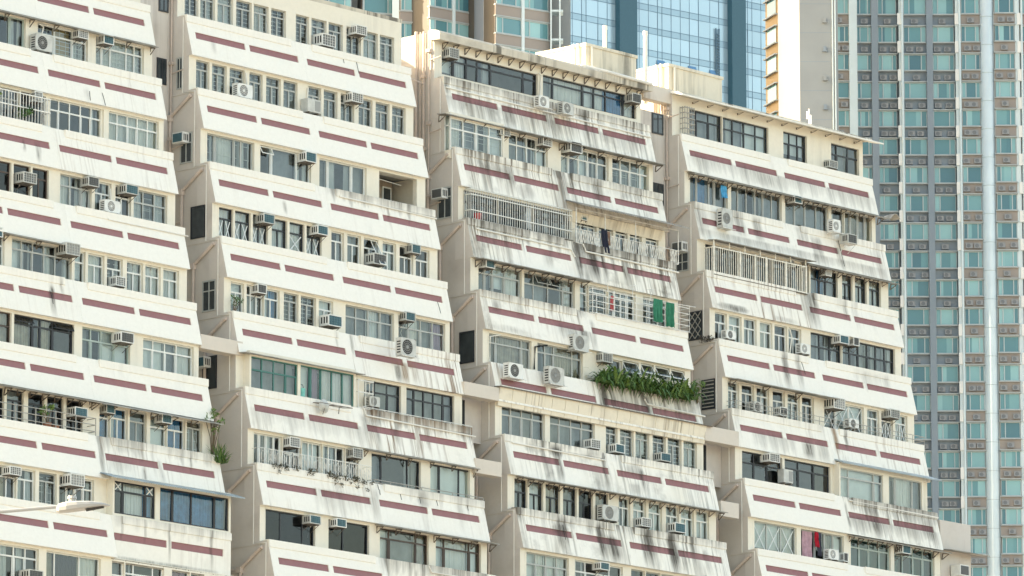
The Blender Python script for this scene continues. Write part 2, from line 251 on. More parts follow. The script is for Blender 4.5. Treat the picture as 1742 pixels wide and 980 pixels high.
# ---------------------------------------------------------------- facade frame
A = R(47.733); CA, SA = math.cos(A), math.sin(A); Y0 = 250.0
BS = {1: -31.92, 2: -17.67, 3: -3.48, 4: 10.79}
def zr(j): return 55.16 + EYE - 2.916*j
def dr(j): return .65*j
def dw(j): return dr(j) + .02
def wpos(b, x, d, z):
    s = BS[b] + x; return Vector((s*CA + d*SA, Y0 + s*SA - d*CA, z))
ORD = ['', 'first', 'second', 'third', 'fourth', 'fifth', 'sixth', 'seventh', 'eighth', 'ninth', 'tenth', 'eleventh', 'twelfth']
NUM = ['zero', 'one', 'two', 'three', 'four', 'five', 'six', 'seven', 'eight', 'nine', 'ten']
WIN = [
(1,0,[(3.26,5.35,-0.8,-2.03,0,'A','6,3','0','-s','-'),(6.08,8.51,-0.8,-2.03,0,'W','4,4,3','.3','-os','h'),(9.04,11.41,-0.8,-2.03,0,'W','1,1,2,1,1','.3','w','h')]),
(1,1,[(1.48,3.23,-0.8,-2.03,0,'G','4','.3','s','-'),(3.36,4.48,-0.8,-2.03,0,'G','3','.3','-','-'),(4.67,5.8,-0.8,-2.03,0,'K','3','.3','-','-'),(6.12,8.74,-0.8,-2.03,0,'W','5','.33','----s','-'),(9.12,11.61,-0.8,-2.03,0,'W','5','.33','w','-')]),
(1,2,[(0.79,2.17,-0.8,-2.03,0,'W','4','.3','s','-'),(2.65,3.52,-0.8,-2.03,0,'B','2','.3','-','-'),(3.75,4.47,-0.8,-2.03,0,'B','1','.3','-','-'),(4.69,5.38,-0.8,-2.03,0,'B','2','.3','-','-'),(6.07,7.55,-0.8,-2.03,0,'G','4,4,3','.33','wsw','-'),(7.83,8.55,-0.8,-2.03,0,'W','2','.35','s','-'),(8.87,9.56,-0.8,-2.03,0,'W','2','.35','-','-'),(9.81,11.43,-0.8,-2.03,0,'G','3','.38','s','q')]),
(1,3,[(0.33,1.86,-0.8,-2.03,0,'W','4','.3','w','-'),(2.08,2.63,-0.8,-2.03,0,'W','2','.3','l','-'),(3.11,5.97,-0.8,-2.03,0,'G','3,3,3,3,4','.3','ls-ss','-'),(6.23,6.65,-0.8,-2.03,0,'W','1','.33','l','q'),(6.9,7.61,-0.8,-2.03,0,'W','2','.33','w','-'),(7.86,8.54,-0.8,-2.03,0,'W','2','.33','s','q'),(8.87,9.58,-0.8,-2.03,0,'W','2','.33','sw','q'),(9.81,10.48,-0.8,-2.03,0,'W','2','.33','w','-'),(10.73,11.43,-0.8,-2.03,0,'W','2','.33','w','-')]),
(1,4,[(-0.21,1.09,-0.8,-2.03,0,'W','4','.3','w','-'),(1.53,2.42,-0.8,-2.03,0,'B','2','.4','y','-'),(2.66,5.51,-0.8,-2.03,0,'K','5,2,3,5','.25','y-y-','o'),(6.03,8.33,-0.8,-2.03,0,'A','3,3,4,4','.36','g-ll','-'),(9.1,11.58,-0.8,-2.03,0,'W','3,3,3,4','.3','llgw','-')]),
(1,5,[(-0.58,0.48,-0.8,-2.03,0,'W','4','.3','s','-'),(0.88,1.51,-0.8,-2.03,0,'K','2','.3','-','-'),(1.75,2.45,-0.8,-2.03,0,'K','2','.3','g','-'),(2.79,3.46,-0.8,-2.03,0,'K','2','.3','-','-'),(3.72,4.4,-0.8,-2.03,0,'K','2','.3','-','-'),(4.67,5.36,-0.8,-2.03,0,'K','2','.3','-','-'),(6.31,6.73,-0.8,-2.03,0,'W','1','.35','b','-'),(6.88,7.61,-0.8,-2.03,0,'W','2','.3','wb','-'),(7.83,8.57,-0.8,-2.03,0,'G','2','.3','g','-'),(8.87,9.67,-0.8,-2.03,0,'W','1','.36','l','-'),(9.75,10.54,-0.8,-2.03,0,'W','2','.36','b','-'),(10.73,11.41,-0.8,-2.03,0,'G','2','.2','y','q')]),
(1,6,[(-1.08,0.02,-0.8,-2.03,0,'W','4','.3','w','-'),(0.47,1.54,-0.8,-2.03,0,'W','3','.3','-y-','-'),(1.72,2.46,-0.8,-2.03,0,'W','2','.3','s','-'),(2.76,3.51,-0.8,-2.03,0,'G','2','.25','-','q'),(3.75,5.34,-0.8,-2.03,0,'W','4','.3','-s-s','-'),(6.17,8.21,-0.75,-1.92,1,'K','2,5,2','.3','-wb','x'),(8.45,11.96,-0.72,-1.93,1,'K','3,4,5,3','0','bbbb','-')]),
(1,7,[(-1.62,-0.08,-0.8,-2.03,0,'W','4','.3','s','-'),(0.31,2.06,-0.8,-2.03,0,'W','4,3,3','.3','ss-','-'),(2.55,5.09,-0.8,-2.03,0,'W','2,5,4','.0','ynw','-'),(5.76,6.26,-0.8,-2.03,0,'W','1','.4','g','-'),(6.43,8.25,-0.8,-2.03,0,'W','2,4,2','.3','s--','-'),(8.76,9.62,-0.8,-2.03,0,'W','2','.3','p','-'),(9.72,10.3,-0.8,-2.03,0,'W','1','.3','s','-')]),
(2,-1,[(0.03,0.64,-0.8,-2.03,0,'G','2','.25','-','h'),(0.86,1.53,-0.8,-2.03,0,'G','2','.25','s','h'),(1.78,2.5,-0.8,-2.03,0,'G','2','.25','l','h'),(2.79,3.51,-0.8,-2.03,0,'G','2','.25','-','h'),(3.74,4.43,-0.8,-2.03,0,'G','2','.25','w','h'),(4.69,5.38,-0.8,-2.03,0,'G','2','.25','-','h'),(6.04,6.65,-0.8,-2.03,0,'G','2','.25','-','h'),(6.9,7.62,-0.8,-2.03,0,'G','2','.25','s','h'),(7.85,8.53,-0.8,-2.03,0,'G','2','.25','s','-'),(8.85,9.55,-0.8,-2.03,0,'G','2','.25','-','h'),(9.8,10.51,-0.8,-2.03,0,'G','2','.25','l','h'),(10.73,11.43,-0.8,-2.03,0,'G','2','.25','s','h')]),
(2,0,[(0.02,0.61,-0.8,-2.03,0,'G','2','.28','g','q'),(0.87,1.54,-0.8,-2.03,0,'G','2','.28','s','h'),(1.81,2.49,-0.8,-2.03,0,'G','2','.28','g','h'),(2.87,3.47,-0.8,-2.03,0,'G','2','.28','g','q'),(3.78,4.46,-0.8,-2.03,0,'G','2','.28','g','q'),(4.72,5.37,-0.8,-2.03,0,'G','2','.28','g','q'),(6.08,6.67,-0.8,-2.03,0,'G','2','.28','g','q'),(6.93,7.57,-0.8,-2.03,0,'G','2','.28','g','q'),(7.87,8.51,-0.8,-2.03,0,'G','2','.28','g','q'),(8.87,9.53,-0.8,-2.03,0,'G','2','.28','g','q'),(9.82,10.49,-0.8,-2.03,0,'G','2','.28','g','q'),(10.75,11.4,-0.8,-2.03,0,'G','2','.28','g','q')]),
(2,1,[(-0.01,2.39,-0.8,-2.03,0,'G','2,4,1.3,2.5','0','sw-s','q'),(2.83,5.47,-0.8,-2.03,0,'W','2,4,2','.0','-gs','o'),(6.04,8.53,-0.8,-2.03,0,'W','3,7,4','0','gsg','-'),(9.35,11.35,-0.8,-2.03,0,'N','1','0','-','-')]),
(2,2,[(-0.0,0.64,-0.8,-2.03,0,'K','2','.33','w','x'),(0.85,1.57,-0.8,-2.03,0,'K','2','.33','w','x'),(1.8,2.49,-0.8,-2.03,0,'K','2','.33','w','x'),(2.81,3.53,-0.8,-2.03,0,'K','2','.33','w','-'),(3.77,4.46,-0.8,-2.03,0,'K','1','.33','w','x'),(4.69,5.4,-0.8,-2.03,0,'K','2','.33','w','x'),(6.04,6.62,-0.8,-2.03,0,'W','2','.3','s','-'),(6.92,7.56,-0.8,-2.03,0,'W','2','.3','g','-'),(7.83,8.51,-0.8,-2.03,0,'W','2','.3','-','o'),(8.87,9.51,-0.8,-2.03,0,'W','2','.3','s','-'),(9.82,10.47,-0.8,-2.03,0,'W','2','.35','-','-'),(10.73,11.38,-0.8,-2.03,0,'W','2','.35','-','-')]),
(2,3,[(0.0,0.59,-0.8,-2.03,0,'W','2','.3','l','q'),(0.84,1.68,-0.8,-2.03,0,'W','3','.3','-s-','q'),(1.79,2.48,-0.8,-2.03,0,'W','2','.3','lb','-'),(2.82,3.49,-0.8,-2.03,0,'G','2','.25','-','h'),(3.74,4.44,-0.8,-2.03,0,'G','2','.25','-','h'),(4.71,5.37,-0.8,-2.03,0,'W','2','.3','l','-'),(6.16,8.72,-0.8,-2.03,0,'G','4','.35','ggwg','-'),(9.08,11.62,-0.8,-2.03,0,'G','4','.35','-wgp','-')]),
(2,4,[(0.13,2.6,-0.8,-2.07,1,'T','4','.38','gggg','-'),(2.75,5.63,-0.78,-2.03,1,'T','5','0','lpwww','-'),(6.52,8.43,-0.8,-2.03,0,'K','3','.33','g','-'),(8.84,11.4,-0.8,-2.03,0,'K','5','.33','ggggg','-')]),
(2,5,[(-0.04,1.42,-0.8,-2.03,0,'W','4','0','gsw-','-'),(1.5,2.44,-0.8,-2.03,0,'W','2','.45','--','-'),(2.51,3.51,-0.8,-2.03,0,'W','2,1,2','0','lll','-'),(3.64,4.79,-0.8,-2.03,0,'W','3','0','ws-','-'),(4.87,5.42,-0.8,-2.03,0,'W','1','.4','-','-'),(6.25,8.84,-0.8,-2.03,0,'K','2,4.5,2','0','g-g','-'),(9.49,11.69,-0.8,-2.03,0,'K','2,3.5,2','0','lll','-')]),
(2,6,[(-0.06,2.45,-0.8,-2.03,0,'K','3,4,2','0','-','-'),(3.27,5.34,-0.8,-2.03,0,'K','2,3','0','-','-'),(6.04,8.59,-0.8,-2.03,0,'B','2,5,2','.3','lgy','-'),(9.1,11.5,-0.8,-2.03,0,'B','2,5,2','.3','lwl','-')]),
(3,-1,[(0.08,5.6,-0.86,-1.78,0,'K','2,2,1.6,2,5,2','.3','lsss--','-'),(6.02,11.57,-0.8,-1.73,0,'K','2,5,2,2,3,2','.28','gwlwbw','-')]),
(3,0,[(-0.43,2.6,-0.83,-2.12,1,'W','3,3,3,3','.32','wgsl','q'),(3.28,5.46,-0.8,-2.03,0,'W','4','.34','ggsl','-'),(6.37,9.12,-0.8,-2.03,0,'W','5','.34','wslsg','-'),(9.47,11.96,-0.8,-2.03,0,'W','4','.36','-ggl','q')]),
(3,1,[(-0.05,1.86,-0.8,-2.03,0,'K','4','.35','s---','-'),(1.99,3.88,-0.8,-2.03,0,'K','4','.35','-','-'),(4.05,6.1,-0.8,-2.03,0,'K','4','.35','-s--','-'),(6.49,7.65,-0.8,-2.03,0,'W','3','.3','s','-'),(7.91,8.65,-0.8,-2.03,0,'W','2','.3','g','-'),(8.91,9.52,-0.8,-2.03,0,'W','2','.3','g','-'),(9.78,10.39,-0.8,-2.03,0,'W','2','.3','-','-'),(10.75,11.41,-0.8,-2.03,0,'W','2','.3','-','-')]),
(3,2,[(0.1,2.49,-0.8,-2.03,0,'G','2,2,3,4','.33','gglw','-'),(2.75,5.62,-0.8,-2.03,0,'G','3,4,4,3','.36','gg-w','o'),(6.03,6.5,-0.8,-2.03,0,'W','1','.3','l','-'),(6.58,7.62,-0.8,-2.03,0,'W','2','.2','-','h'),(7.75,9.26,-0.8,-2.03,0,'W','4','.2','--s-','h'),(9.83,11.19,-0.8,-2.03,0,'W','3','.2','-','h')]),
(3,3,[(-0.0,2.34,-0.8,-2.03,0,'G','2,6,2','.28','yyy','-'),(2.8,5.34,-0.8,-2.03,0,'G','2,2,4,2','.28','-gyy','-'),(7.0,7.73,-0.87,-1.54,0,'W','1','0','-','-'),(7.86,8.69,-0.81,-1.42,0,'W','1','0','g','o'),(8.95,9.6,-0.78,-1.28,0,'W','1','0','g','o'),(9.82,10.56,-0.78,-1.28,0,'W','1','0','-','o'),(10.76,11.48,-0.78,-1.27,0,'W','1','0','g','o')]),
(3,4,[(0.02,2.39,-0.8,-2.03,0,'G','4','.27','g','-'),(2.8,5.31,-0.8,-2.03,0,'G','4','.27','g','-'),(6.08,6.66,-0.8,-2.03,0,'G','2','.25','-','h'),(6.93,7.62,-0.8,-2.03,0,'G','2','.25','g','h'),(7.85,8.56,-0.8,-2.03,0,'G','2','.25','l','h'),(8.88,9.56,-0.8,-2.03,0,'G','2','.25','-','h'),(9.79,10.51,-0.8,-2.03,0,'G','2','.25','g','h'),(10.75,11.45,-0.8,-2.03,0,'G','2','.25','l','h')]),
(3,5,[(0.03,0.66,-0.8,-2.03,0,'K','2','.4','g','-'),(0.88,1.57,-0.8,-2.03,0,'K','2','.4','l','-'),(1.82,2.54,-0.8,-2.03,0,'K','2','.4','y','-'),(2.83,3.51,-0.8,-2.03,0,'K','2','.4','g','-'),(3.74,4.46,-0.8,-2.03,0,'K','2','.4','-','-'),(4.72,5.35,-0.8,-2.03,0,'K','1','.4','y','-'),(6.09,6.66,-0.8,-2.03,0,'W','2','.33','s','-'),(6.95,7.61,-0.8,-2.03,0,'W','2','.33','l','-'),(7.87,8.56,-0.8,-2.03,0,'W','2','.33','l','-'),(8.91,9.58,-0.8,-2.03,0,'W','2','.33','s','-'),(9.82,10.49,-0.8,-2.03,0,'W','2','.33','l','-'),(10.75,11.41,-0.8,-2.03,0,'W','2','.33','l','-')]),
(3,6,[(-0.0,2.32,-0.8,-2.03,0,'G','4','.35','lwlw','-'),(2.79,5.47,-0.8,-2.03,0,'W','4','.35','s---','-'),(6.07,6.79,-0.8,-2.03,0,'G','2','.3','-','-'),(6.95,7.71,-0.8,-2.03,0,'G','2','.3','-','-'),(7.87,8.64,-0.8,-2.03,0,'G','2','.3','-','-'),(8.92,9.65,-0.8,-2.03,0,'G','2','.3','s','-'),(9.89,10.63,-0.8,-2.03,0,'G','2','.3','s','-')]),
(4,-1,[(0.74,2.69,-0.73,-1.89,0,'K','2,3,3','.34','-gg','-'),(2.84,5.64,-0.73,-1.95,0,'K','3,3,3,3','.38','sgll','-'),(6.72,8.14,-0.7,-1.86,0,'K','3','.42','lll','-'),(9.85,11.65,-0.71,-1.88,0,'K','2,3,3','.38','-g-','-')]),
(4,0,[(-0.02,2.24,-0.8,-2.03,0,'G','3,4,2,4','0','gbgg','-'),(2.57,5.69,-0.8,-2.03,0,'G','6','0','gg-sgg','-'),(6.03,8.73,-0.8,-2.03,0,'G','4','0','gggg','-'),(9.04,9.86,-0.8,-2.03,0,'G','2','.5','l-','-'),(9.91,11.87,-0.8,-2.03,0,'G','4','0','yyyy','-')]),
(4,1,[(0.16,2.15,-0.8,-2.03,0,'K','4','0','d--d','-'),(2.27,4.32,-0.8,-2.03,0,'K','4','0','--d-','-'),(4.45,6.14,-0.8,-2.03,0,'K','3','0','d--','-'),(6.34,6.63,-0.8,-2.03,0,'K','1','0','-','-'),(6.85,8.5,-0.8,-2.03,0,'K','3,2,3','.36','gbg','-'),(8.9,9.47,-0.8,-2.03,0,'K','2','.3','l','-'),(9.75,10.4,-0.8,-2.03,0,'K','2','.3','w','-'),(10.67,11.34,-0.8,-2.03,0,'K','2','.3','w','-')]),
(4,2,[(-0.03,0.61,-0.8,-2.03,0,'W','2','.33','s','-'),(0.85,1.53,-0.8,-2.03,0,'W','2','.33','l','-'),(1.79,2.47,-0.8,-2.03,0,'W','2','.33','s','-'),(2.79,3.47,-0.8,-2.03,0,'W','2','.33','w','-'),(3.72,4.41,-0.8,-2.03,0,'W','2','.33','-','-'),(4.62,5.31,-0.8,-2.03,0,'W','2','.33','g','-'),(6.03,7.92,-0.8,-2.03,0,'K','2,2,2','.45','gsg','-'),(8.09,11.43,-0.8,-2.03,0,'K','2,2,2,2,2,2','.45','g-gsgs','-')]),
(4,3,[(-0.01,0.57,-0.8,-2.03,0,'W','2','.3','g','h'),(0.85,1.51,-0.8,-2.03,0,'W','2','.3','-','-'),(1.78,2.46,-0.8,-2.03,0,'W','2','.3','s','-'),(2.8,3.45,-0.8,-2.03,0,'W','2','.35','-','-'),(3.74,4.4,-0.8,-2.03,0,'W','2','.3','g','h'),(4.66,5.3,-0.8,-2.03,0,'W','2','.3','-','-'),(6.08,8.53,-0.8,-2.03,0,'W','3','.0','gwl','x'),(8.86,9.53,-0.8,-2.03,0,'W','2','.3','s','-'),(9.79,10.44,-0.8,-2.03,0,'W','2','.3','-','x'),(10.7,11.39,-0.8,-2.03,0,'W','2','.3','l','x')]),
(4,4,[(0.07,2.47,-0.8,-2.03,0,'K','3','.36','-','-'),(2.74,5.53,-0.8,-2.03,0,'K','3','.3','-','-'),(5.91,8.66,-0.81,-2.48,1,'G','2,6,2','.22','lll','-'),(9.04,11.21,-0.79,-2.42,1,'G','2,5,2.5','.0','gwg','-')]),
(4,5,[(0.04,2.56,-0.8,-2.03,0,'G','3','0','llw','x'),(2.95,5.57,-0.8,-2.03,0,'G','1.5,2,2,2,2','0','p--yl','-'),(6.11,8.57,-0.8,-2.03,0,'A','4','.3','gggg','-'),(8.92,11.44,-0.8,-2.03,0,'A','4','.3','g-gg','-')])]
ACS = [
(1,0,'c',5.63,0.38,53.23,0.83,0.3,0.59,'k'),
(1,0,'w',7.88,0.29,54.07,0.51,0.35,0.31,'w'),
(1,0,'w',9.17,0.3,54.07,0.52,0.36,0.35,'t'),
(1,1,'w',5.17,0.87,51.13,0.4,0.28,0.39,'w'),
(1,2,'w',3.88,1.7,47.82,0.66,0.46,0.39,'w'),
(1,2,'w',7.19,1.63,48.21,0.55,0.39,0.36,'k'),
(1,2,'c',7.98,1.68,47.37,0.8,0.3,0.45,'w'),
(1,2,'w',9.06,1.68,48.21,0.63,0.44,0.35,'t'),
(1,3,'w',2.14,2.14,45.5,0.36,0.25,0.37,'t'),
(1,3,'w',5.4,2.38,45.31,0.7,0.49,0.44,'b'),
(1,3,'w',8.06,2.24,44.55,0.5,0.35,0.35,'w'),
(1,4,'w',7.61,3.0,42.31,0.65,0.46,0.38,'k'),
(1,5,'w',4.75,3.63,39.15,0.63,0.44,0.34,'t'),
(1,5,'w',6.43,3.5,39.49,0.44,0.31,0.35,'t'),
(1,5,'w',9.19,3.55,39.48,0.51,0.36,0.34,'t'),
(1,6,'w',1.04,4.23,36.53,0.56,0.39,0.3,'w'),
(1,6,'w',3.9,4.33,36.47,0.7,0.49,0.43,'b'),
(1,7,'w',1.34,4.97,32.82,0.68,0.48,0.3,'k'),
(2,-1,'w',7.05,-0.19,56.17,0.74,0.52,0.47,'w'),
(2,-1,'w',9.06,-0.3,56.98,0.59,0.41,0.36,'w'),
(2,0,'c',1.87,0.38,53.21,0.81,0.3,0.52,'w'),
(2,0,'x',5.64,0.42,53.24,0.7,0.38,0.51,'g'),
(2,0,'w',8.14,0.37,54.05,0.61,0.43,0.37,'w'),
(2,1,'w',4.94,1.01,51.1,0.59,0.42,0.39,'t'),
(2,2,'w',2.04,1.65,48.2,0.59,0.41,0.36,'t'),
(2,2,'w',4.96,1.64,48.2,0.58,0.4,0.36,'t'),
(2,2,'w',7.93,1.74,47.48,0.72,0.5,0.42,'k'),
(2,2,'w',10.22,1.59,48.25,0.5,0.35,0.36,'t'),
(2,3,'w',1.16,2.23,45.32,0.48,0.34,0.35,'k'),
(2,3,'w',4.78,2.41,44.57,0.74,0.52,0.42,'t'),
(2,3,'w',9.17,2.27,45.39,0.54,0.38,0.34,'t'),
(2,4,'C',7.51,3.59,43.66,0.82,0.3,0.68,'k'),
(2,4,'c',6.44,2.98,41.64,0.55,0.3,0.38,'g'),
(2,5,'w',1.55,3.57,39.42,0.55,0.38,0.37,'w'),
(2,5,'w',4.95,3.56,39.43,0.53,0.37,0.37,'w'),
(2,6,'w',1.96,4.24,36.53,0.57,0.4,0.32,'t'),
(2,6,'w',3.4,4.21,36.57,0.53,0.37,0.32,'t'),
(3,-1,'w',0.19,-0.32,56.95,0.56,0.39,0.4,'w'),
(3,-1,'C',4.76,0.3,55.63,0.59,0.3,0.46,'w'),
(3,-1,'C',6.17,0.3,55.59,0.64,0.3,0.47,'w'),
(3,-1,'w',11.09,-0.32,56.95,0.56,0.39,0.38,'k'),
(3,0,'w',2.46,0.33,54.1,0.56,0.39,0.38,'w'),
(3,0,'w',4.99,0.31,54.09,0.53,0.37,0.4,'w'),
(3,0,'w',6.5,0.43,54.05,0.69,0.49,0.45,'k'),
(3,1,'w',6.71,0.82,51.25,0.33,0.23,0.34,'t'),
(3,2,'w',0.22,1.61,48.29,0.52,0.37,0.34,'t'),
(3,2,'C',4.54,2.29,45.55,0.91,0.3,0.62,'g'),
(3,3,'C',0.06,2.94,43.78,0.83,0.3,0.58,'k'),
(3,3,'C',2.39,2.94,43.84,0.88,0.3,0.69,'g'),
(3,3,'w',6.25,2.31,45.29,0.6,0.42,0.37,'g'),
(3,4,'w',4.85,2.94,41.6,0.56,0.4,0.36,'w'),
(3,4,'w',6.32,2.92,41.61,0.54,0.38,0.35,'t'),
(3,4,'w',8.99,2.96,41.6,0.6,0.42,0.33,'t'),
(3,5,'c',4.72,3.63,38.7,0.96,0.3,0.58,'g'),
(3,5,'w',7.09,3.59,38.7,0.58,0.4,0.35,'w'),
(3,5,'w',9.03,3.64,38.69,0.64,0.45,0.38,'t'),
(3,6,'w',3.93,4.22,36.58,0.54,0.38,0.3,'t'),
(4,-1,'w',9.35,-0.32,56.21,0.55,0.39,0.32,'w'),
(4,0,'C',0.85,0.99,52.19,0.65,0.3,0.8,'g'),
(4,0,'w',6.31,0.29,54.14,0.5,0.35,0.33,'t'),
(4,0,'C',7.94,0.99,53.07,0.51,0.3,0.53,'w'),
(4,0,'H',8.7,1.17,52.69,0.61,0.37,0.39,'k'),
(4,1,'w',7.59,0.87,51.17,0.39,0.28,0.33,'b'),
(4,1,'w',5.49,0.75,51.25,0.23,0.16,0.3,'w'),
(4,2,'c',0.25,1.68,47.43,0.6,0.3,0.35,'k'),
(4,2,'c',4.95,1.68,47.46,0.59,0.3,0.41,'w'),
(4,2,'w',7.54,1.65,48.23,0.58,0.41,0.35,'t'),
(4,2,'w',8.6,1.5,48.29,0.38,0.26,0.36,'k'),
(4,3,'c',1.18,2.33,44.48,0.55,0.3,0.41,'k'),
(4,3,'w',2.95,2.23,44.55,0.48,0.34,0.35,'k'),
(4,3,'w',6.2,2.39,45.25,0.72,0.5,0.46,'b'),
(4,3,'c',7.24,2.33,44.58,0.63,0.3,0.38,'k'),
(4,3,'w',9.97,2.32,45.35,0.61,0.43,0.36,'w'),
(4,4,'w',1.36,2.99,42.38,0.64,0.45,0.35,'w'),
(4,4,'x',2.26,2.96,41.64,0.58,0.32,0.54,'g'),
(4,5,'c',4.27,3.63,38.67,0.62,0.3,0.41,'w'),
(4,5,'w',5.49,3.4,38.72,0.3,0.21,0.37,'k'),
(4,5,'w',9.09,3.58,39.44,0.56,0.39,0.35,'t')]
XL, XM, XR = -.38, 5.86, 11.94
STR = [(0, 2.65), (2.89, 5.54), (6.03, 8.68), (8.91, 11.56)]
DIRT = {  # (block, spandrel): (left dirt, left rust, right dirt, right rust)
 (1,0):(.05,0,.05,0),(1,1):(.05,0,.08,.15),(1,2):(.12,0,.12,.2),(1,3):(.08,0,.06,0),(1,4):(.30,.1,.08,0),(1,5):(.15,0,.12,0),(1,6):(.10,0,.55,.3),(1,7):(.12,0,.45,.2),
 (2,0):(.10,.1,.18,0),(2,1):(.05,0,.05,0),(2,2):(.10,.1,.42,.2),(2,3):(.06,0,.08,.1),(2,4):(.06,0,.25,.9),(2,5):(.48,.2,.92,.8),(2,6):(.42,.2,.55,.1),(2,7):(.05,0,.75,0),
 (3,0):(.85,.2,.80,.1),(3,1):(.72,.3,.68,.2),(3,2):(.85,.3,1.0,.3),(3,3):(.60,.5,.18,0),(3,4):(.15,.6,.90,.1),(3,5):(.78,0,.72,0),(3,6):(.78,.1,.85,0),(3,7):(.5,0,.5,0),
 (4,0):(.28,0,.25,0),(4,1):(.70,.1,.72,.2),(4,2):(.52,.7,.55,0),(4,3):(.35,.1,.22,0),(4,4):(.58,.1,.38,.6),(4,5):(.04,0,.95,.1),(4,6):(.05,0,.2,0),(4,7):(.1,0,.2,0)}
ZTOP = zr(0) + 2.78
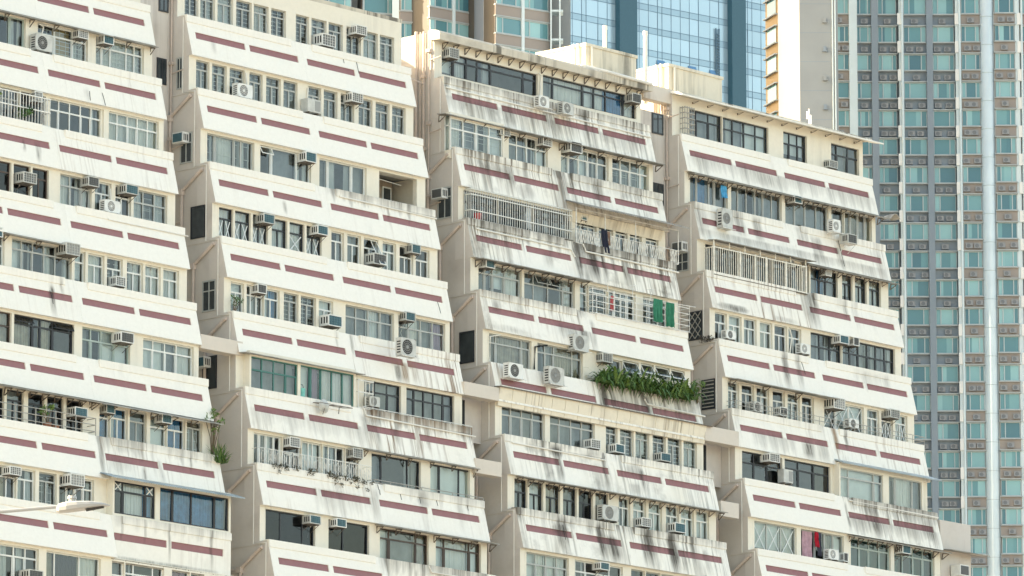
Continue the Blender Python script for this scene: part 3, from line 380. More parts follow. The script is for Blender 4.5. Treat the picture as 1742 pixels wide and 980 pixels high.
STAINS = {(3,0): [(-0.55,11.63,0.25,0.9,0.42,'b'),(-0.8,11.35,-0.7,0.0,0.4,'b'),(2.75,3.6,-0.7,0.3,0.5,'s'),(5.43,6.37,-0.7,0.6,0.5,'s'),(7.34,8.29,0.3,0.9,0.5,'c')],(3,1): [(0.88,3.74,-0.1,0.9,0.28,'c'),(2.28,2.95,-0.6,0.6,0.45,'s'),(2.85,4.04,-0.7,0.0,0.45,'c'),(5.63,6.14,-0.6,0.9,0.45,'s'),(6.24,11.74,0.1,0.9,0.35,'b'),(7.62,8.32,-0.3,0.7,0.45,'s')],(3,2): [(-0.33,5.46,0.25,0.9,0.62,'b'),(0.35,1.43,-0.2,0.9,0.4,'s'),(3.73,4.41,-0.5,0.2,0.4,'s'),(5.67,6.23,-0.7,0.9,0.8,'s'),(6.4,7.22,-0.7,0.9,1.0,'s'),(7.3,7.69,-0.7,0.9,0.75,'s'),(8.01,8.27,-0.6,0.9,0.55,'s'),(8.6,9.08,-0.7,0.9,0.95,'s'),(9.3,9.69,-0.4,0.9,0.55,'s'),(5.9,11.91,0.3,0.9,0.7,'b')],(3,3): [(0.23,0.81,0.0,0.7,0.45,'c'),(1.64,2.15,0.0,0.7,0.35,'c'),(3.95,5.9,-0.7,-0.1,0.65,'b'),(-0.26,2.23,-0.7,-0.4,0.35,'c'),(5.95,6.25,-0.7,0.5,0.5,'s'),(-0.66,5.97,0.55,0.9,0.3,'b')],(3,4): [(5.7,6.28,-0.5,0.9,0.95,'s'),(6.44,6.75,-0.3,0.9,0.65,'s'),(5.79,9.2,-0.2,0.9,0.42,'c'),(8.34,9.06,-0.3,0.7,0.75,'s'),(10.3,11.95,0.0,0.8,0.35,'b')],(3,5): [(0.71,1.38,0.3,0.8,0.5,'c'),(2.12,2.96,0.25,0.85,0.85,'c'),(2.33,2.83,-0.7,0.3,0.75,'s'),(1.73,2.15,-0.6,0.1,0.4,'s'),(5.2,5.5,-0.6,0.9,0.6,'s'),(6.53,7.73,0.0,0.65,0.6,'c'),(7.36,7.62,-0.5,0.4,0.55,'s'),(6.56,7.25,-0.7,-0.2,0.5,'s'),(3.84,5.02,0.5,0.9,0.4,'c')],(3,6): [(1.79,2.45,-0.7,0.75,0.95,'s'),(1.48,2.57,0.15,0.5,0.65,'c'),(4.09,4.68,-0.7,0.7,0.9,'s'),(4.62,5.42,-0.7,0.3,0.85,'s'),(3.58,4.05,0.2,0.9,0.4,'s'),(6.7,7.5,-0.7,0.9,0.9,'s'),(8.27,9.0,-0.7,0.9,0.9,'s'),(9.0,9.37,-0.6,0.3,0.6,'s'),(10.44,10.85,-0.6,0.4,0.5,'s'),(-0.37,11.73,0.3,0.9,0.25,'b')],(3,7): [(-0.57,10.51,0.2,0.9,0.3,'b')],(4,0): [(-0.14,11.78,-0.7,-0.05,0.42,'b'),(4.04,5.73,-0.7,0.0,0.35,'c')],(4,1): [(-0.47,0.35,-0.7,0.8,0.45,'s'),(2.11,2.77,-0.2,0.9,0.55,'s'),(3.24,3.92,-0.3,0.8,0.5,'s'),(6.08,6.85,0.0,0.8,0.4,'s'),(6.94,7.72,-0.7,0.5,0.5,'s'),(-0.48,11.66,-0.7,-0.35,0.35,'b'),(8.47,8.99,-0.6,0.3,0.6,'s')],(4,2): [(-0.12,2.02,-0.72,-0.35,0.85,'c'),(3.43,5.11,-0.72,-0.45,0.45,'c'),(1.2,1.45,0.2,0.9,0.6,'r'),(2.19,2.36,0.2,0.9,0.5,'r'),(5.5,6.69,-0.7,0.9,0.52,'s'),(6.3,6.65,0.1,0.9,0.6,'s'),(8.26,8.6,0.0,0.9,0.4,'s')],(4,3): [(3.45,3.91,-0.7,0.9,0.6,'s'),(4.35,4.73,-0.6,0.9,0.6,'s'),(8.21,10.46,0.0,0.55,0.25,'b')],(4,4): [(0.74,3.31,-0.7,-0.1,0.35,'b'),(3.74,4.58,-0.7,0.0,0.8,'s'),(4.68,5.44,-0.7,0.1,0.4,'s'),(5.9,6.29,-0.2,0.9,0.9,'r'),(6.67,6.93,0.1,0.9,0.75,'s')],(4,5): [(6.23,12.05,0.2,0.9,0.6,'b'),(5.92,11.73,-0.7,-0.1,0.55,'b'),(7.16,8.09,-0.6,0.6,0.5,'s'),(10.75,11.7,-0.4,0.5,0.4,'c'),(5.87,6.05,-0.6,0.6,0.4,'s')],(1,4): [(4.37,4.67,-0.7,0.45,0.75,'s'),(4.97,5.16,0.2,0.9,0.4,'s')],(1,2): [(4.17,4.31,-0.3,0.1,0.55,'s'),(4.77,5.05,-0.6,0.1,0.55,'s')],(1,1): [(7.74,8.08,-0.65,-0.2,0.3,'s')],(1,6): [(5.68,5.95,-0.7,0.9,0.7,'s'),(7.74,8.01,-0.7,-0.1,0.5,'s'),(6.18,7.28,-0.5,-0.05,0.35,'b'),(8.7,8.91,-0.6,0.3,0.5,'s'),(5.9,11.71,0.35,0.9,0.42,'b'),(10.33,10.47,0.1,0.9,0.5,'s')],(1,7): [(6.34,6.48,0.0,0.9,0.45,'s'),(7.52,7.66,0.0,0.9,0.5,'s'),(8.74,8.88,-0.6,0.9,0.5,'s'),(10.88,11.06,-0.5,0.9,0.55,'s'),(5.59,11.51,-0.72,-0.55,0.65,'c'),(5.89,11.83,0.45,0.9,0.25,'b')],(2,2): [(5.99,11.85,0.35,0.9,0.55,'b'),(3.32,3.55,-0.6,-0.1,0.4,'s'),(9.18,9.34,0.1,0.6,0.5,'s')],(2,0): [(0.73,1.04,-0.5,0.1,0.25,'s')],(2,4): [(8.11,8.54,-0.72,-0.05,0.8,'s'),(8.48,8.92,-0.72,0.1,0.95,'r'),(9.02,9.42,-0.6,0.1,0.7,'r'),(7.94,9.53,-0.1,0.15,0.8,'r'),(5.03,5.18,0.1,0.9,0.35,'s'),(5.87,6.07,0.0,0.9,0.45,'s')],(2,5): [(-0.18,5.74,-0.7,0.0,0.32,'b'),(5.67,6.08,-0.6,0.6,0.5,'s'),(6.07,11.97,0.28,0.9,0.85,'b'),(6.07,11.97,0.3,0.9,0.5,'r'),(6.0,6.65,-0.5,0.5,0.5,'s'),(7.46,7.95,-0.4,0.3,0.4,'s')],(2,6): [(2.52,5.74,-0.7,0.2,0.28,'b'),(5.55,6.03,-0.7,0.6,0.45,'s'),(8.15,8.98,0.2,0.8,0.5,'c'),(7.53,11.95,0.4,0.9,0.3,'b')],(2,7): [(5.59,11.45,0.1,0.9,0.55,'b'),(5.74,6.07,-0.6,0.9,0.6,'s'),(7.41,7.74,-0.6,0.6,0.4,'s')]}
def vnoise(x, s=0):
    i = math.floor(x); f = x-i; f = f*f*(3-2*f); h = lambda n: (math.sin(n*127.1+s*311.7)*43758.5453) % 1.0
    return h(i)*(1-f)+h(i+1)*f
def stain_at(L, x, z, j):
    g = r = 0.0
    for k, (x0, x1, z0, z1, s, kind) in enumerate(L):
        if x < x0-.25 or x > x1+.25 or z < z0-.3 or z > z1+.25: continue
        w = max((x1-x0)/2, .05); xc = (x0+x1)/2
        if kind == 'c':
            e = ((x-xc)/w)**2+((z-(z0+z1)/2)/((z1-z0)/2))**2; v = max(0, 1-e)**.6*(.45+.8*vnoise(x*3.1+z*2, k)*vnoise(z*5+x, k+3)+.2*vnoise(x*9, k))
        elif kind == 'b' or (kind == 'r' and w > 1):
            n = vnoise(x*4.3, k+j)**1.3*.75+vnoise(x*11.0, k+7)*.45; ln = (z1-z0)*(.25+.95*n); top = z1
            ed = min(1, max(0, (x-x0+.15)/.3))*min(1, max(0, (x1+.15-x)/.3)); d = top-z
            v = 0 if d > ln or d < -.1 else (1-max(d, 0)/ln)**.5*(.25+.9*n)*ed
        else:
            xx = x-xc-.03*math.sin(z*4+k); e = abs(xx)/w; v = max(0, 1-e*e)**.7 if e < 1 else 0
            v *= .35+.85*vnoise(x*8.5+.2*math.sin(z*3), k+11)
            t = (z1-z)/(z1-z0); v *= min(1, max(0, t*6+.6))*min(1, max(0, (1.08-t)*2.2))
        if kind == 'r': r = max(r, v*s)
        else: g = g+v*s-g*v*s
    return min(g, 1), min(r, 1)
def fz(z): return -.20 + .4*(.88 - z)/1.58       # slope of the spandrel face

def stain_attr(me, SL, j):
    if not SL: return
    a = me.attributes.new('stain', 'FLOAT', 'POINT'); r = me.attributes.new('rust', 'FLOAT', 'POINT')
    va, vr = [], []
    for v in me.vertices:
        g, q = stain_at(SL, v.co.x, v.co.z, j); va.append(g); vr.append(q)
    a.data.foreach_set('value', va); r.data.foreach_set('value', vr)
def spandrel(root, b, j, h):
    xa, xb = (XL, XM-.002) if h == 0 else (XM+.002, XR)
    st = STR[:2] if h == 0 else STR[2:]
    flush = (b == 1 and j == 7 and h == 1) or (b == 2 and j == 7 and h == 1)
    F = (lambda z: -.185) if flush else fz
    plain = (b == 2 and j == 7 and h == 1)
    mb = MB(); zt, zb, z1, z0 = .88, -.70, .265, 0.0; SL = [s for s in STAINS.get((b, j), []) if s[0] < xb and s[1] > xa]
    xs = [xa] if plain else [xa, st[0][0], st[0][1], st[1][0], st[1][1], xb]
    if plain: xs = [xa, xb]
    zs = [zb, z0, z1, zt]
    for i in range(len(xs)-1):
        for k in range(3):
            hole = (k == 1 and i in (1, 3)) and not plain
            x0, x1, za, zc = xs[i], xs[i+1], zs[k], zs[k+1]
            if not hole:
                nx = max(1, round((x1-x0)/.055)) if SL else 1; nz = max(1, round((zc-za)/.09)) if SL else 1
                for p in range(nx):
                    for q in range(nz):
                        xp, xq = x0+(x1-x0)*p/nx, x0+(x1-x0)*(p+1)/nx; zp, zq = za+(zc-za)*q/nz, za+(zc-za)*(q+1)/nz
                        mb.quad((xp, -F(zp), zp), (xq, -F(zp), zp), (xq, -F(zq), zq), (xp, -F(zq), zq))
            else:
                q = .045; da, dc = F(za), F(zc)
                mb.quad((x0, -da, za), (x1, -da, za), (x1, -da+q, za), (x0, -da+q, za))
                mb.quad((x0, -dc+q, zc), (x1, -dc+q, zc), (x1, -dc, zc), (x0, -dc, zc))
                mb.quad((x0, -da, za), (x0, -da+q, za), (x0, -dc+q, zc), (x0, -dc, zc))
                mb.quad((x1, -da+q, za), (x1, -da, za), (x1, -dc, zc), (x1, -dc+q, zc))
    bk = -.78
    mb.quad((xa, -F(zt), zt), (xb, -F(zt), zt), (xb, -bk, zt), (xa, -bk, zt))
    mb.quad((xa, -bk, zb), (xb, -bk, zb), (xb, -F(zb), zb), (xa, -F(zb), zb))
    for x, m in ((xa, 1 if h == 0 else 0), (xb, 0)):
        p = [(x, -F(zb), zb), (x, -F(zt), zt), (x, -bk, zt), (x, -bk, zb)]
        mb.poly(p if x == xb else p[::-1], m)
    # coping lip along the top
    la, lb = (xa-.012, 5.25) if h == 0 else (6.42, xb+.012)
    if plain: la = 8.3
    if b == 3 and j in (0,): la, lb = (xa-.012, xb) if h == 0 else (xa, xb+.012)
    if not (b == 3 and j == 4):
        lp = [(F(.62)-.01, .60), (F(.62)+.035, .63), (F(.62)+.03, .895), (-.42, .90), (-.42, .87), (F(.88)-.01, .87)]
        n = max(1, round((lb-la)/.07)) if SL else 1
        for q in range(n): mb.prism(lp, la+(lb-la)*q/n, la+(lb-la)*(q+1)/n, 0)
    o = mb.build('spandrel', [M['white'], M['pink']], root, (0, -dr(j), zr(j)))
    stain_attr(o.data, SL, j)
    D = DIRT[(b, j)][2*h:2*h+2]; sd = random.random()
    if b != 3: D = (D[0]*.62, D[1])
    o.color = (D[0], sd, D[1], 1)
    if not plain:
        for x0, x1 in st:
            s = MB(); n = 48 if SL else 1
            for q in range(n):
                xp, xq = x0+(x1-x0)*q/n, x0+(x1-x0)*(q+1)/n
                s.quad((xp, -F(z0)+.042, z0), (xq, -F(z0)+.042, z0), (xq, -F(z1)+.042, z1), (xp, -F(z1)+.042, z1))
            so = s.build('stripe', M['mauve'], o); stain_attr(so.data, SL, j); so.color = (D[0]*.8, sd, 0, 1)
    # thin stepped pipe on the face below the coping end
    return o

def wall_pieces(mb, xa, xb, zlo, zhi, d0, d1, wins, m=0):
    wins = sorted(wins); x = xa
    for (x0, x1, z0, z1) in wins:
        x0 = max(x0, xa); x1 = min(x1, xb)
        if x1 <= x0: continue
        if x0 > x + 1e-3: mb.fbox(x, x0, d0, d1, zlo, zhi, m)
        if z1 < zhi - 1e-3: mb.fbox(x0, x1, d0, d1, z1, zhi, m)
        if z0 > zlo + 1e-3: mb.fbox(x0, x1, d0, d1, zlo, z0, m)
        x = max(x, x1)
    if x < xb - 1e-3: mb.fbox(x, xb, d0, d1, zlo, zhi, m)

def bar(mb, x0, z0, x1, z1, d, w, th=.02, m=0):      # thin flat bar in the facade plane
    v = Vector((x1-x0, z1-z0)); v.normalize(); p = Vector((-v.y, v.x))*w/2
    i = len(mb.v); c = [(x0+p.x, z0+p.y), (x0-p.x, z0-p.y), (x1-p.x, z1-p.y), (x1+p.x, z1+p.y)]
    for dd in (d, d-th): mb.v += [(a, -dd, q) for a, q in c]
    for q in ((0,1,2,3),(7,6,5,4),(0,4,5,1),(1,5,6,2),(2,6,7,3),(3,7,4,0)): mb.f.append(tuple(i+t for t in q)); mb.m.append(m)

def window(root, b, r, w, dfront):
    x0, x1, zt, zb, enc, fk, cols, tr, cur, gr = w
    z0, z1 = zr(r)+zb, zr(r)+zt; d = dfront
    rng = random.Random(hash((b, r, int(x0*100))) & 0xffff)
    if fk == 'N': return None
    cs = [float(c) for c in cols.split(',')]
    if len(cs) == 1: cs = [1]*int(cs[0])
    T = sum(cs); xs = [x0]
    for c in cs: xs.append(xs[-1] + (x1-x0)*c/T)
    xs[-1] = x1
    tr = float(tr); ft = .045 if fk != 'K' else .05
    fm = MB(); dd = .06
    fm.fbox(x0, x0+ft, d-dd, d, z0, z1); fm.fbox(x1-ft, x1, d-dd, d, z0, z1)
    fm.fbox(x0+ft, x1-ft, d-dd, d, z1-ft, z1); fm.fbox(x0+ft, x1-ft, d-dd, d, z0, z0+ft)
    zm = z1 - (z1-z0)*tr if tr > 0 else None
    if zm: fm.fbox(x0+ft, x1-ft, d-dd+.004, d-.004, zm-.03, zm+.03)
    for k, x in enumerate(xs[1:-1]):
        top = z1-ft
        if zm and len(cs) == 2 and x1-x0 < 1.2: top = zm-.03        # narrow windows: undivided fanlight
        mw = .027 if fk != 'K' or len(cs) < 4 else .035
        fm.fbox(x-mw, x+mw, d-dd+.006, d-.006, z0+ft, top)
        if zm and top > zm: pass
    if x1-x0 > 1.2:      # sash rims inside the wide lights
        for k in range(len(cs)):
            if rng.random() < .5:
                a, c = xs[k]+.045, xs[k+1]-.045; ztop = (zm-.035) if zm else z1-ft-.005; zb_ = z0+ft+.004
                fm.fbox(a, a+.03, d-dd+.012, d-.012, zb_, ztop); fm.fbox(c-.03, c, d-dd+.012, d-.012, zb_, ztop)
    o = fm.build('window', FR[fk], root)
    # pane
    pk = 'teal' if fk == 'A' and b == 4 else ('dark' if fk in 'KB' and set(cur) == {'-'} and gr not in 'x' and rng.random() < .8 and 'w' not in cur else 'std')
    pm = MB(); dp = d-.035
    for k in range(len(cs)):
        tl = rng.uniform(-.012, .012); tz = rng.uniform(-.012, .012)
        pm.quad((xs[k]+.012, -dp-tl-tz, z0+.02), (xs[k+1]-.012, -dp+tl-tz, z0+.02), (xs[k+1]-.012, -dp+tl+tz, z1-.02), (xs[k]+.012, -dp-tl+tz, z1-.02))
    pm.build('pane', PANE[pk], o)
    # curtains and blinds
    cur = cur if len(cur) == len(cs) else (cur[0]*len(cs))
    k = 0; used = {}
    while k < len(cs):
        j = k
        while j+1 < len(cs) and cur[j+1] == cur[k]: j += 1
        ch = cur[k]; xa, xb = xs[k]+.015, xs[j+1]-.015; k = j+1
        if ch == '-': continue
        cm = used.setdefault(ch, MB()); dc = d-.17 - (.05 if ch == 'g' else 0)
        def sheet(a, c, zlo, zhi, amp, wl=.14):
            n = max(2, int((c-a)/.035)); ph = rng.random()*6; pts = []
            for q in range(n+1):
                x = a+(c-a)*q/n; y = amp*math.sin(ph+x*6.28/wl)+amp*.6*math.sin(ph*2+x*6.28/(wl*2.7)); pts.append((x, y))
            for q in range(n):
                (xq, yq), (xp, yp) = pts[q], pts[q+1]
                cm.quad((xq, -dc+yq*1.3, zlo), (xp, -dc+yp*1.3, zlo), (xp, -dc+yp*.7, zhi), (xq, -dc+yq*.7, zhi))
        if ch in 'wbpny': sheet(xa, xb, z0, z1, .028)
        elif ch == 's':
            L = xb-xa; f1 = rng.uniform(.25, .55); f2 = rng.uniform(.15, .35)
            sheet(xa, xa+L*f1, z0, z1, .03); sheet(xb-L*f2, xb, z0, z1, .03)
        elif ch == 'l':
            zl = z0 if rng.random() < .6 else z0+(z1-z0)*rng.uniform(.1, .35); sheet(xa, xb, zl, z1, .004, .5)
        else: sheet(xa, xb, z0, z1, .006, .4)
    for ch, cm in used.items(): cm.build('blind' if ch in 'lgdo' else 'curtain', CU[ch], o)
    # bars, tape, open sashes
    if gr in 'hq':
        gm = MB(); dg = d-.075
        if gr == 'h':
            z = z0+.12
            while z < z1-.05: gm.fbox(x0+.03, x1-.03, dg-.012, dg, z-.011, z+.011); z += .16
            n = max(1, round((x1-x0)/.35))
            for q in range(1, n+1): x = x0+(x1-x0)*q/(n+1); gm.fbox(x-.009, x+.009, dg-.03, dg-.014, z0, z1)
        else:
            zt2 = zm-.05 if zm else z1-.08
            for q in range(len(cs)):
                a, c = xs[q]+.08, xs[q+1]-.08; L = c-a
                if L < .08: continue
                for x in (a+L*.2, a+L*.8): gm.fbox(x-.009, x+.009, dg-.012, dg, z0+.02, zt2)
                for z in (z0+.25, z0+.55, zt2-.1): gm.fbox(a, c, dg-.03, dg-.014, z-.009, z+.009)
                if zm: gm.fbox(a, c, dg-.03, dg-.014, (zm+z1)/2-.009, (zm+z1)/2+.009)
        gm.build('window_grille', M['grille_bar'], o)
    if gr == 'x':
        tm = MB(); zc = zm if zm else z1-.05; zc = zc-.06
        if enc: zz = (z1-(z1-z0)*.28, z1-.05)
        else: zz = (z0+.1, zc)
        for q in range(len(cs)):
            if enc and q not in (0, 2): continue
            a, c = xs[q]+.07, xs[q+1]-.07
            bar(tm, a, zz[0], c, zz[1], d-.018, .045, .004); bar(tm, a, zz[1], c, zz[0], d-.012, .045, .004)
        tm.build('tape_cross', M['tape'], o)
    if gr == 'o':
        picks = [1] if len(cs) <= 2 else ([0, 3] if fk == 'K' else ([0] if len(cs) == 3 else [1, 2]))
        if len(cs) == 1: picks = [0]
        for q in picks:
            a, c = xs[q]+.03, xs[q+1]-.03; zt2 = z1-.04; zl = zm+.02 if (zm and len(cs) > 2) else (z0+.05 if zm or len(cs) == 1 else z1-(z1-z0)*.3)
            sm = MB(); L = zt2-zl; ang = .5
            P = lambda x, t, off=0: (x, -(d+.01+t*L*math.sin(ang)+off*math.cos(ang)), zt2-t*L*math.cos(ang)+off*math.sin(ang))
            def strip(xa, xb, ta, tb):
                sm.poly([P(xa, tb, .02), P(xb, tb, .02), P(xb, ta, .02), P(xa, ta, .02)]); sm.poly([P(xa, ta), P(xb, ta), P(xb, tb), P(xa, tb)])
                sm.poly([P(xa, tb), P(xb, tb), P(xb, tb, .02), P(xa, tb, .02)]); sm.poly([P(xa, ta), P(xa, tb), P(xa, tb, .02), P(xa, ta, .02)])
            e = .035; te = e/L
            strip(a, c, 0, te); strip(a, c, 1-te, 1); strip(a, a+e, te, 1-te); strip(c-e, c, te, 1-te)
            so = sm.build('open_sash', FR[fk], o)
            gm = MB(); gm.poly([P(a+e, 1-te, .01), P(c-e, 1-te, .01), P(c-e, te, .01), P(a+e, te, .01)]); gm.build('sash_pane', PANE['dark' if fk == 'K' else 'std'], o)
    return o

def bracket_mesh(L, H):
    mb = MB(); w = .014
    mb.box(-w, w, -L, 0, -.03, 0); mb.box(-w, w, -.03, 0, -H, -.03)
    mb.prism([(L*.85, -.03), (L*.95, -.03), (.05, -H), (.02, -H+.02)], -w*.8, w*.8)
    return mb.mesh('bracket', M['steel'])
BRK = bracket_mesh(.30, .26)
def awning(root, j, xa, xb, out=.42, dz=-.70, drop=.10, thick=.03, mat='sheet', brackets=True, step=.62, corr=False, base=.20, name='awning'):
    """thin canopy fixed under the bottom edge of a spandrel"""
    mb = MB(); d0, d1 = dr(j)+.02, dr(j)+base+out; z0 = zr(j)+dz-.012; z1 = z0-drop
    if corr:
        n = int((xb-xa)/.06)
        for q in range(n):
            a, c = xa+(xb-xa)*q/n, xa+(xb-xa)*(q+1)/n; h0 = .03*(q % 2); h1 = .03*((q+1) % 2)
            mb.quad((a, -d1, z1+h0), (c, -d1, z1+h1), (c, -d0, z0+h1), (a, -d0, z0+h0))
            mb.quad((a, -d0, z0+h0-.015), (c, -d0, z0+h1-.015), (c, -d1, z1+h1-.015), (a, -d1, z1+h0-.015))
            mb.quad((a, -d1, z1+h0-.03), (c, -d1, z1+h1-.03), (c, -d1, z1+h1), (a, -d1, z1+h0))
    else: mb.prism([(d0, z0), (d1, z1), (d1, z1-thick), (d0, z0-thick)], xa, xb)
    o = mb.build(name, M[mat], root)
    if brackets:
        n = max(2, round((xb-xa)/step))
        for k in range(n+1):
            x = xa+.1+(xb-xa-.2)*k/n
            q = link('bracket', BRK, o, (x, -dw(j)-.004, z0-thick-.02)); q.scale = (1, (base+out)/.36*random.uniform(.85, 1), random.uniform(.8, 1.2)*(1.0))
            q.rotation_euler = (math.atan2(drop, d1-d0), 0, 0)
    return o

def railing(root, x0, x1, d, z0, z1, step, bars, r=.014, mat='rail', name='railing', hz=None, returns=True):
    mb = MB()
    for z in (hz or [z0+.03, z1]): mb.tube([(x0, -d, z), (x1, -d, z)], r*1.2, n=6)
    n = max(1, round((x1-x0)/step))
    for k in range(n+1):
        x = x0+(x1-x0)*k/n; mb.tube([(x, -d, z0), (x, -d, z1)], r*(1.4 if k % bars == 0 else .8), n=5)
    if returns:
        for x in (x0, x1):
            for z in (hz or [z0+.03, z1]): mb.tube([(x, -d, z), (x, -d+.45, z)], r*1.2, n=6)
    return mb.build(name, M[mat], root)

def grow(ws):
    out = []
    for k, w in enumerate(ws):
        if not w[4]:
            nx = ws[k+1][0] if k+1 < len(ws) else 11.9
            w = (w[0]-.01, min(w[1]+.11, nx-.05)) + w[2:]
        out.append(w)
    return out
def block(b, label):
    root = empty('terraced_block', wpos(b, 0, 0, 0), A); tag(root, label, 'apartment block', 'terraced apartment blocks in a row')
    rows = {r: [w for w in ws] for (bb, r, ws) in WIN if bb == b}
    inn = MB()            # rooms
    back = -8.0
    for r in range(-1, 8):
        wl = MB(); ws = grow(rows.get(r, [])); d1 = dw(r); z_hi = zr(r)-.695 if r >= 0 else ZTOP; z_lo = zr(r+1)+.45
        std = [(w[0], w[1], zr(r)+w[3], zr(r)+w[2]) for w in ws if not w[4]]
        encs = [w for w in ws if w[4]]
        if encs:
            std = [s for s in std]
            left = encs[0][0] < 3
            ea, eb = min(w[0] for w in encs)-.05, max(w[1] for w in encs)+.06
            std.append((ea, eb, zr(r)-2.05, zr(r)-.8))
        if not ws:
            std = [(.86*k+.02+.09*k, .86*k+.66+.09*k, zr(r)-2.03, zr(r)-.8) for k in range(6)] + [(6.04+.945*k, 6.7+.945*k, zr(r)-2.03, zr(r)-.8) for k in range(6)]
        wall_pieces(wl, -.10, 11.94, z_lo, z_hi, d1-.22, d1, std)
        if b == 1 and r == 1: wl.fbox(8.74, 9.12, d1-.2, d1-.06, zr(r)-2.1, zr(r)-.75)
        wl.build('wall', M['cream'], root)
        # room shell: floor, ceiling, back, partitions
        dB = d1-2.2
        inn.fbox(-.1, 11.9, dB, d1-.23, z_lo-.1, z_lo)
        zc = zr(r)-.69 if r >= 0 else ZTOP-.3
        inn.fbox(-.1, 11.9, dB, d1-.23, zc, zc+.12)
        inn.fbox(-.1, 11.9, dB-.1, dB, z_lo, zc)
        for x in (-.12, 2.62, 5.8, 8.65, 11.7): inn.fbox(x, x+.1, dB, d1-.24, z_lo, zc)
        for w in ws:
            dwin = d1-.10
            if w[4]: dwin = dr(r)+.33-.05
            window(root, b, r, w, dwin)
        # enclosed balconies built out to the face of the spandrel below
        if encs:
            em = MB(); dE = dr(r)+.33; xa = min(w[0] for w in encs); xb = max(w[1] for w in encs)
            pa, pb = xa-.09, xb+.10
            if b == 3: pa, pb = xa-.03, xb+.06
            zt = zr(r)+encs[0][2]+.16; zl = zr(r)+min(w[3] for w in encs)
            wall_pieces(em, pa, pb, zl-.35, zt, dE-.08, dE, [(w[0], w[1], zr(r)+w[3], zr(r)+w[2]) for w in encs])
            
            if b == 3:
                sf = MB(); sf.fbox(pa-.01, pa+.04, dE-.06, dE+.01, zl, zt); sf.fbox(pa-.01, pa+.03, d1-.01, d1+.05, zl, zt); sf.fbox(pa-.01, pa+.03, d1, dE, zt-.5, zt-.45); so = sf.build('side_window', FR['W'], root)
                sf = MB(); sf.quad((pa+.01, -d1, zl), (pa+.01, -dE, zl), (pa+.01, -dE, zt), (pa+.01, -d1, zt)); sf.build('pane', PANE['std'], so)
                em.fbox(pa, pa+.08, d1, dE-.08, zl-.3, zl)
            else: em.fbox(pa, pa+.08, d1, dE-.08, zl-.3, zt)
            em.fbox(pb-.08, pb, d1, dE-.08, zl-.3, zt)
            em.fbox(pa, pb, d1, dE-.005, zt-.02, zt+.06)
            if zt+.06 < zr(r)-.72: em.fbox(pa+.02, pb-.02, d1+.0, d1+.14, zt+.06, zr(r)-.70)
            em.build('enclosed_balcony', M['cream'], root)
    # solid body with stepped side walls
    prof = [(back, 0), (dw(7)-.23, 0)]
    body = MB()
    zs0 = zr(8)+.45
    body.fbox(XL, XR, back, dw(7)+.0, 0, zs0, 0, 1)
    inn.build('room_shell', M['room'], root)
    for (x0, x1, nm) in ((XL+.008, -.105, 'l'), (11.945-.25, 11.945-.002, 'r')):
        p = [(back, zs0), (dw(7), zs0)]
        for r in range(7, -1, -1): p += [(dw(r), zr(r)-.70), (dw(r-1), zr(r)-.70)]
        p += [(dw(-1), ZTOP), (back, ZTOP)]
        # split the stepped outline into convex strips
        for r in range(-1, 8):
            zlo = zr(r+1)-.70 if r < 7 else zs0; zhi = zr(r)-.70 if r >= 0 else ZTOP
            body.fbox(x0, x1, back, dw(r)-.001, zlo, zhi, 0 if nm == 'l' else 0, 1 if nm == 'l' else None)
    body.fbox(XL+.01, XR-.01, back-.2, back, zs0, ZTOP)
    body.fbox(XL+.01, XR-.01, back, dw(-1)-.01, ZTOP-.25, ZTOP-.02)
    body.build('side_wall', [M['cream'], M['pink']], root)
    for j in range(0, 8):
        for h in (0, 1): spandrel(root, b, j, h)
    # pipes on the left flank
    xs = XL-.045
    for j in range(0, 8):
        t, u = zr(j)+.80, zr(j+1)+.80; dd = dr(j)-.27
        mb = MB(); mb.tube([(xs+.02, -dd, t), (xs+.02, -dd, u), (xs+.02, -dd-.65, u-.02)], .022, n=6); mb.build('conduit', M['wpipe'], root)
        if j > 0:
            mb = MB(); a = dr(j)-.42; mb.tube([(xs-.03, -a, zr(j)+.62), (xs-.03, -a+.08, zr(j)+.62), (xs-.03, -a+1.10, zr(j)-.05)], .068, n=8)
            mb.box(xs-.12, xs+.05, -a+1.02, -a+1.25, zr(j)-.22, zr(j)+.0)
            mb.build('drain_branch', M['pipe'], root)
        mb = MB(); a = dr(j)-1.52; zt = zr(j)+.02 if j else ZTOP+.1; zb = zr(j+1)-.02
        mb.tube([(xs-.03, -a, zt), (xs-.03, -a, zb), (xs-.03, -a-.65, zb-.15)], .06, n=8); mb.build('drain_stack', M['pipe'], root)
    for (yy, rr, zb_) in ((.85, .035, zr(4)), (1.12, .05, zr(3)), (1.3, .03, zr(3))):
        mb = MB(); mb.tube([(xs-.02, yy, ZTOP+.05), (xs-.02, yy, zb_)], rr, n=7); mb.build('conduit', M['pipe'], root)
    for j in range(-1, 4):
        for (yy, dz) in ((.85, .9), (1.12, 1.9)):
            mb = MB(); mb.box(xs-.09, xs+.05, yy-.10, yy+.10, zr(j)-dz-.06, zr(j)-dz+.06); mb.build('pipe_collar', M['pipe'], root)
        mb = MB(); mb.tube([(xs-.02, .85, zr(j)-1.3), (xs-.02, .2, zr(j)-1.22)], .025, n=6); mb.build('branch_pipe', M['pipe'], root)
        mb = MB(); mb.tube([(xs-.02, 1.12, zr(j)-2.2), (xs-.9, 1.0, zr(j)-2.15)], .03, n=6); mb.build('branch_pipe', M['pipe'], root)
    for j in range(1, 8):      # joint ledges across the flank
        mb = MB(); mb.box(XL-.02, XL+.01, -dr(j)+.62, 3, zr(j)+.74, zr(j)+.78); mb.build('ledge', M['pink'], root)
